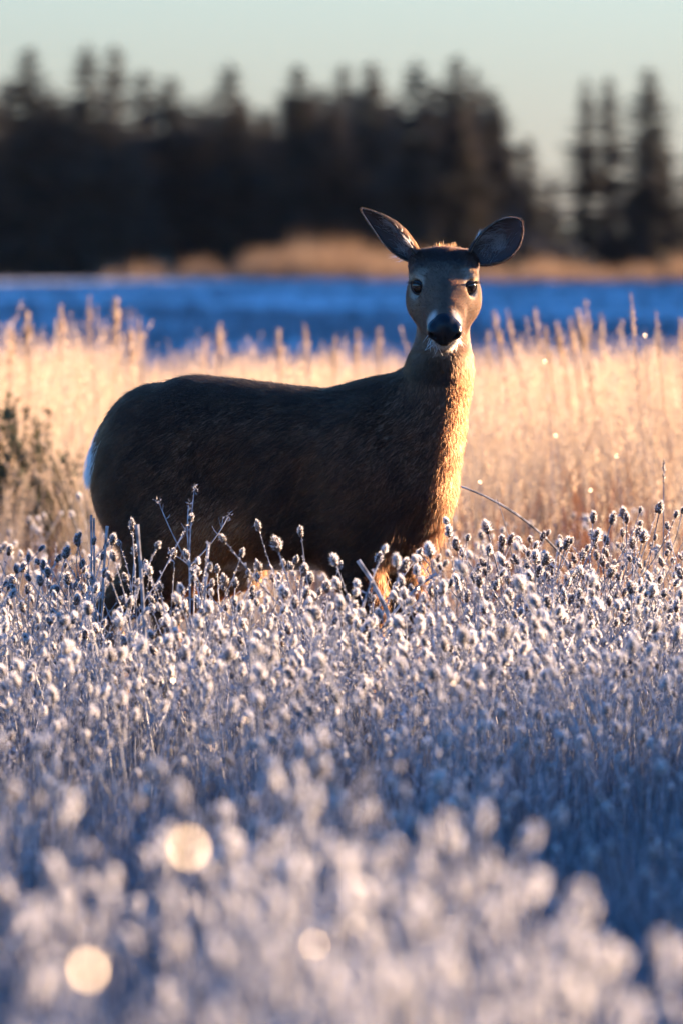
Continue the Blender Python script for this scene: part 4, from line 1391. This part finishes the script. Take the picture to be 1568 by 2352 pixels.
# slim grass spike among the heads ahead of the chest
def grass_spike(px, py0, py1, y, label, base_px=None, fat=1.0, group=None, name='grass_spike', mats=None, droop=0.0):
    base = to_ground(base_px or px, 1500, y); e = empty(name, base)
    top = at(px, py0, y); low = at(px + droop * (py1 - py0), py1, y)
    if base_px: low = top.lerp(base, .18)
    b = MB(); b.tube([p - base for p in bez(base, base.lerp(low, .5) + Vector((random.uniform(-.02, .02), 0, 0)), low, 6)], [.0016 * fat, .0015 * fat, .0014 * fat, .0013 * fat, .0011 * fat, .001 * fat], n=5)
    link(bpy.data.objects.new('stem', b.mesh('spike_stem', [M_STRAW if mats else M_STEM])), e)
    h = MB(); ax = (top - low); L = ax.length; axn = ax.normalized()
    h.tube([low - base, top - base], [.0009 * fat, .0006 * fat], n=4)
    for k in range(90):
        t = random.random(); c = low + ax * t - base; ph = random.uniform(0, 6.283)
        o = Vector((math.cos(ph), math.sin(ph), .9)).normalized(); s = (.0075 * (1 - .5 * abs(t - .45) * 2) * fat) * random.uniform(.7, 1.2); ee = o.orthogonal().normalized()
        h.tri(c - ee * s * .25, c + o * s, c + ee * s * .25, k % 2)
    link(bpy.data.objects.new('spike', h.mesh('spike', mats or [M_HEAD, M_FROST])), e)
    tag(e, label, 'grass', group)
    return e


grass_spike(1523, 1055, 1110, .1, 'slim upright grass spike rising above the seed heads ahead of the chest')
ST = [M_STRAWTOP, M_STRAWTOP]
for px, py, y, bp in ((1195, 745, 11, 1240), (1220, 755, 10.5, 1275), (1262, 745, 10, 1300), (1380, 755, 10, 1400), (1385, 735, 11, 1375), (1365, 770, 11, 1370), (1410, 742, 12, 1395), (1300, 755, 10, 1320), (1330, 760, 11, 1340)):
    grass_spike(px - 40 + random.uniform(-25, 10), py - 30 + random.uniform(-25, 25), py + 60, y, 'tall feathery grass plume standing above the grass ahead of the doe', bp + random.uniform(-10, 30), random.uniform(2.4, 4.2), 'grass plumes ahead of the doe', 'grass_plume', ST)
for px, py, y, bp in ((1447, 672, 6.5, 1510), (1505, 715, 7.5, 1560), (1560, 730, 8, 1600)):
    grass_spike(px, py, py + 90, y, 'long leaning grass stem rising high over the other plumes', bp, 2.0, 'long leaning grass stems', 'grass_plume', ST)
for px, py, y, bp in ((62, 690, 11, 70), (30, 730, 11, 20), (140, 690, 12, 130), (205, 680, 12, 215), (268, 690, 12, 245), (320, 735, 13, 315), (300, 740, 12, 310), (505, 735, 14, 500), (470, 755, 14, 480), (700, 735, 13, 715), (640, 740, 13, 655), (770, 760, 13, 765), (820, 740, 14, 815), (870, 745, 14, 860), (1120, 740, 13, 1110)):
    grass_spike(px, py + random.uniform(-15, 25), py + 80, y, 'blurred pale grass plume standing against the blue field behind the doe\'s back', bp + random.uniform(-22, 22), random.uniform(2.6, 4.6), 'grass plumes behind the doe', 'grass_plume', ST)


# ------------------------------------------------------------------ juniper at the side
def juniper(px, py, y, rx, rz_, n, label, seed):
    rnd = random.Random(seed); c = at(px, py, y); g = float(ground_z(c.x, y))
    e = empty('juniper_bush', (c.x, y, g)); tr = MB(); cr = MB(); H = c.z - g + rz_
    for k in range(n):
        a = rnd.uniform(0, 6.283); el = rnd.uniform(.15, 1.3)
        d = Vector((math.cos(a) * math.cos(el) * rx, math.sin(a) * math.cos(el) * rx, math.sin(el) * H)) * rnd.uniform(.65, 1.05)
        p0 = Vector((rnd.uniform(-.03, .03), rnd.uniform(-.03, .03), 0)); mid = p0 + d * .5 + Vector((0, 0, .03))
        tr.tube([p0, mid, p0 + d], [.006, .004, .0015], n=4, cap=False)
        for s in range(46):
            t = rnd.uniform(.35, 1.03); q = p0.lerp(mid, t * 2) if t < .5 else mid.lerp(p0 + d, t * 2 - 1)
            o = (d.normalized() + Vector((rnd.gauss(0, .8), rnd.gauss(0, .8), rnd.gauss(0, .6)))).normalized(); L = rnd.uniform(.02, .05); ee = o.orthogonal().normalized(); ee.rotate(Quaternion(o, rnd.uniform(0, 6.28)))
            cr.tri(q - ee * .004, q + o * L, q + ee * .004); cr.tri(q + o * L * .3 - ee * .006, q + o * L * .9 + ee * .006, q + o * L * .5 + ee * .009)
    link(bpy.data.objects.new('trunk', tr.mesh('juniper_wood', [M_BARK])), e); link(bpy.data.objects.new('crown', cr.mesh('juniper_needles', [M_JUNIPER])), e)
    tag(e, label, 'bush')


juniper(30, 930, 8.2, .24, .03, 150, 'low dark green juniper bush in the grass behind the doe\'s rump', 3)
juniper(135, 1000, 8.0, .10, .01, 46, 'small sprig of juniper beside the bigger dark bush', 4)


# ------------------------------------------------------------------ stalks with an ice flake that catches the sun
def ice_stalk(px, py, y, r, label, group):
    p = at(px, py, y); base = Vector((p.x + .03, y + .02, float(ground_z(p.x, y))))
    e = empty('icy_stalk', base); b = MB()
    b.tube([q - base for q in bez(base, base.lerp(p, .55) + Vector((.02, 0, 0)), p + Vector((0, 0.004, 0)), 7)], [.0016] * 4 + [.0013, .0011, .0009], n=5)
    link(bpy.data.objects.new('stem', b.mesh('icy_stem', [M_STEM])), e)
    n = (SUN_DIR + (Vector(cam.location) - p).normalized()).normalized()
    u = n.orthogonal().normalized(); w = n.cross(u); h = MB()
    ring = [p - base + (u * math.cos(a) + w * math.sin(a)) * r for a in [k * math.pi / 5 for k in range(10)]]
    back = [q - n * r * .25 for q in ring]
    i0 = len(h.v); h.v += ring + back
    h.f.append(tuple(range(10))); h.m.append(0); h.f.append(tuple(range(19, 9, -1))); h.m.append(0)
    for k in range(10):
        h.f.append((k, 10 + k, 10 + (k + 1) % 10, (k + 1) % 10)); h.m.append(0)
    link(bpy.data.objects.new('ice_flake', h.mesh('ice_flake', [M_ICE])), e)
    tag(e, label, 'stalk', group)


D0 = 18.1
ice_stalk(434, 1948, CAM_Y + .300 * D0, .0038, 'thin stalk with an ice flake shining as a pale disc over the dark gap', None)
ice_stalk(203, 2228, CAM_Y + .300 * D0, .0038, 'thin stalk with an ice flake shining as a pale disc low in the front edge', None)
for px, py, y, r in ((722, 2170, CAM_Y + .38 * D0, .0022), (562, 1653, -5.2, .0024), (490, 1718, -5.6, .0020), (398, 1563, -4.0, .0024), (960, 1352, -1.8, .0022), (1040, 1570, -4.3, .002), (1310, 1622, -4.8, .002)):
    ice_stalk(px, py, y, r, 'thin stalk with a small glinting ice flake among the frosted seed heads', 'stalks with small ice flakes')
for px, py, y in ((1275, 1000, 5.8), (1355, 1126, 5.2), (1101, 1107, 5.0), (1480, 770, 6.4), (1415, 1048, 6.0), (1250, 830, 6.5)):
    ice_stalk(px, py, y, .0022, 'thin straw with a glinting ice flake in the golden grass', 'straws with ice flakes in the golden grass')
print('plant things', N_PLANT[0])


# ------------------------------------------------------------------ thin morning haze
def build_haze():
    m = bpy.data.materials.new('haze'); m.use_nodes = True; nt = m.node_tree; nt.nodes.clear()
    out = nt.nodes.new('ShaderNodeOutputMaterial'); v = nt.nodes.new('ShaderNodeVolumePrincipled')
    v.inputs['Color'].default_value = (.9, .9, .9, 1); v.inputs['Density'].default_value = 0.000026; v.inputs['Anisotropy'].default_value = 0.3
    nt.links.new(v.outputs[0], out.inputs['Volume'])
    b = bmesh.new(); bmesh.ops.create_cube(b, size=1.0)
    me = bpy.data.meshes.new('haze'); b.to_mesh(me); b.free(); me.materials.append(m)
    o = link(bpy.data.objects.new('haze', me))
    o.scale = (9000, 9500, 26); o.location = (0, 2200, 11.5)
    tag(o, 'thin pale morning haze lying over the field', kind='stuff')


build_haze()
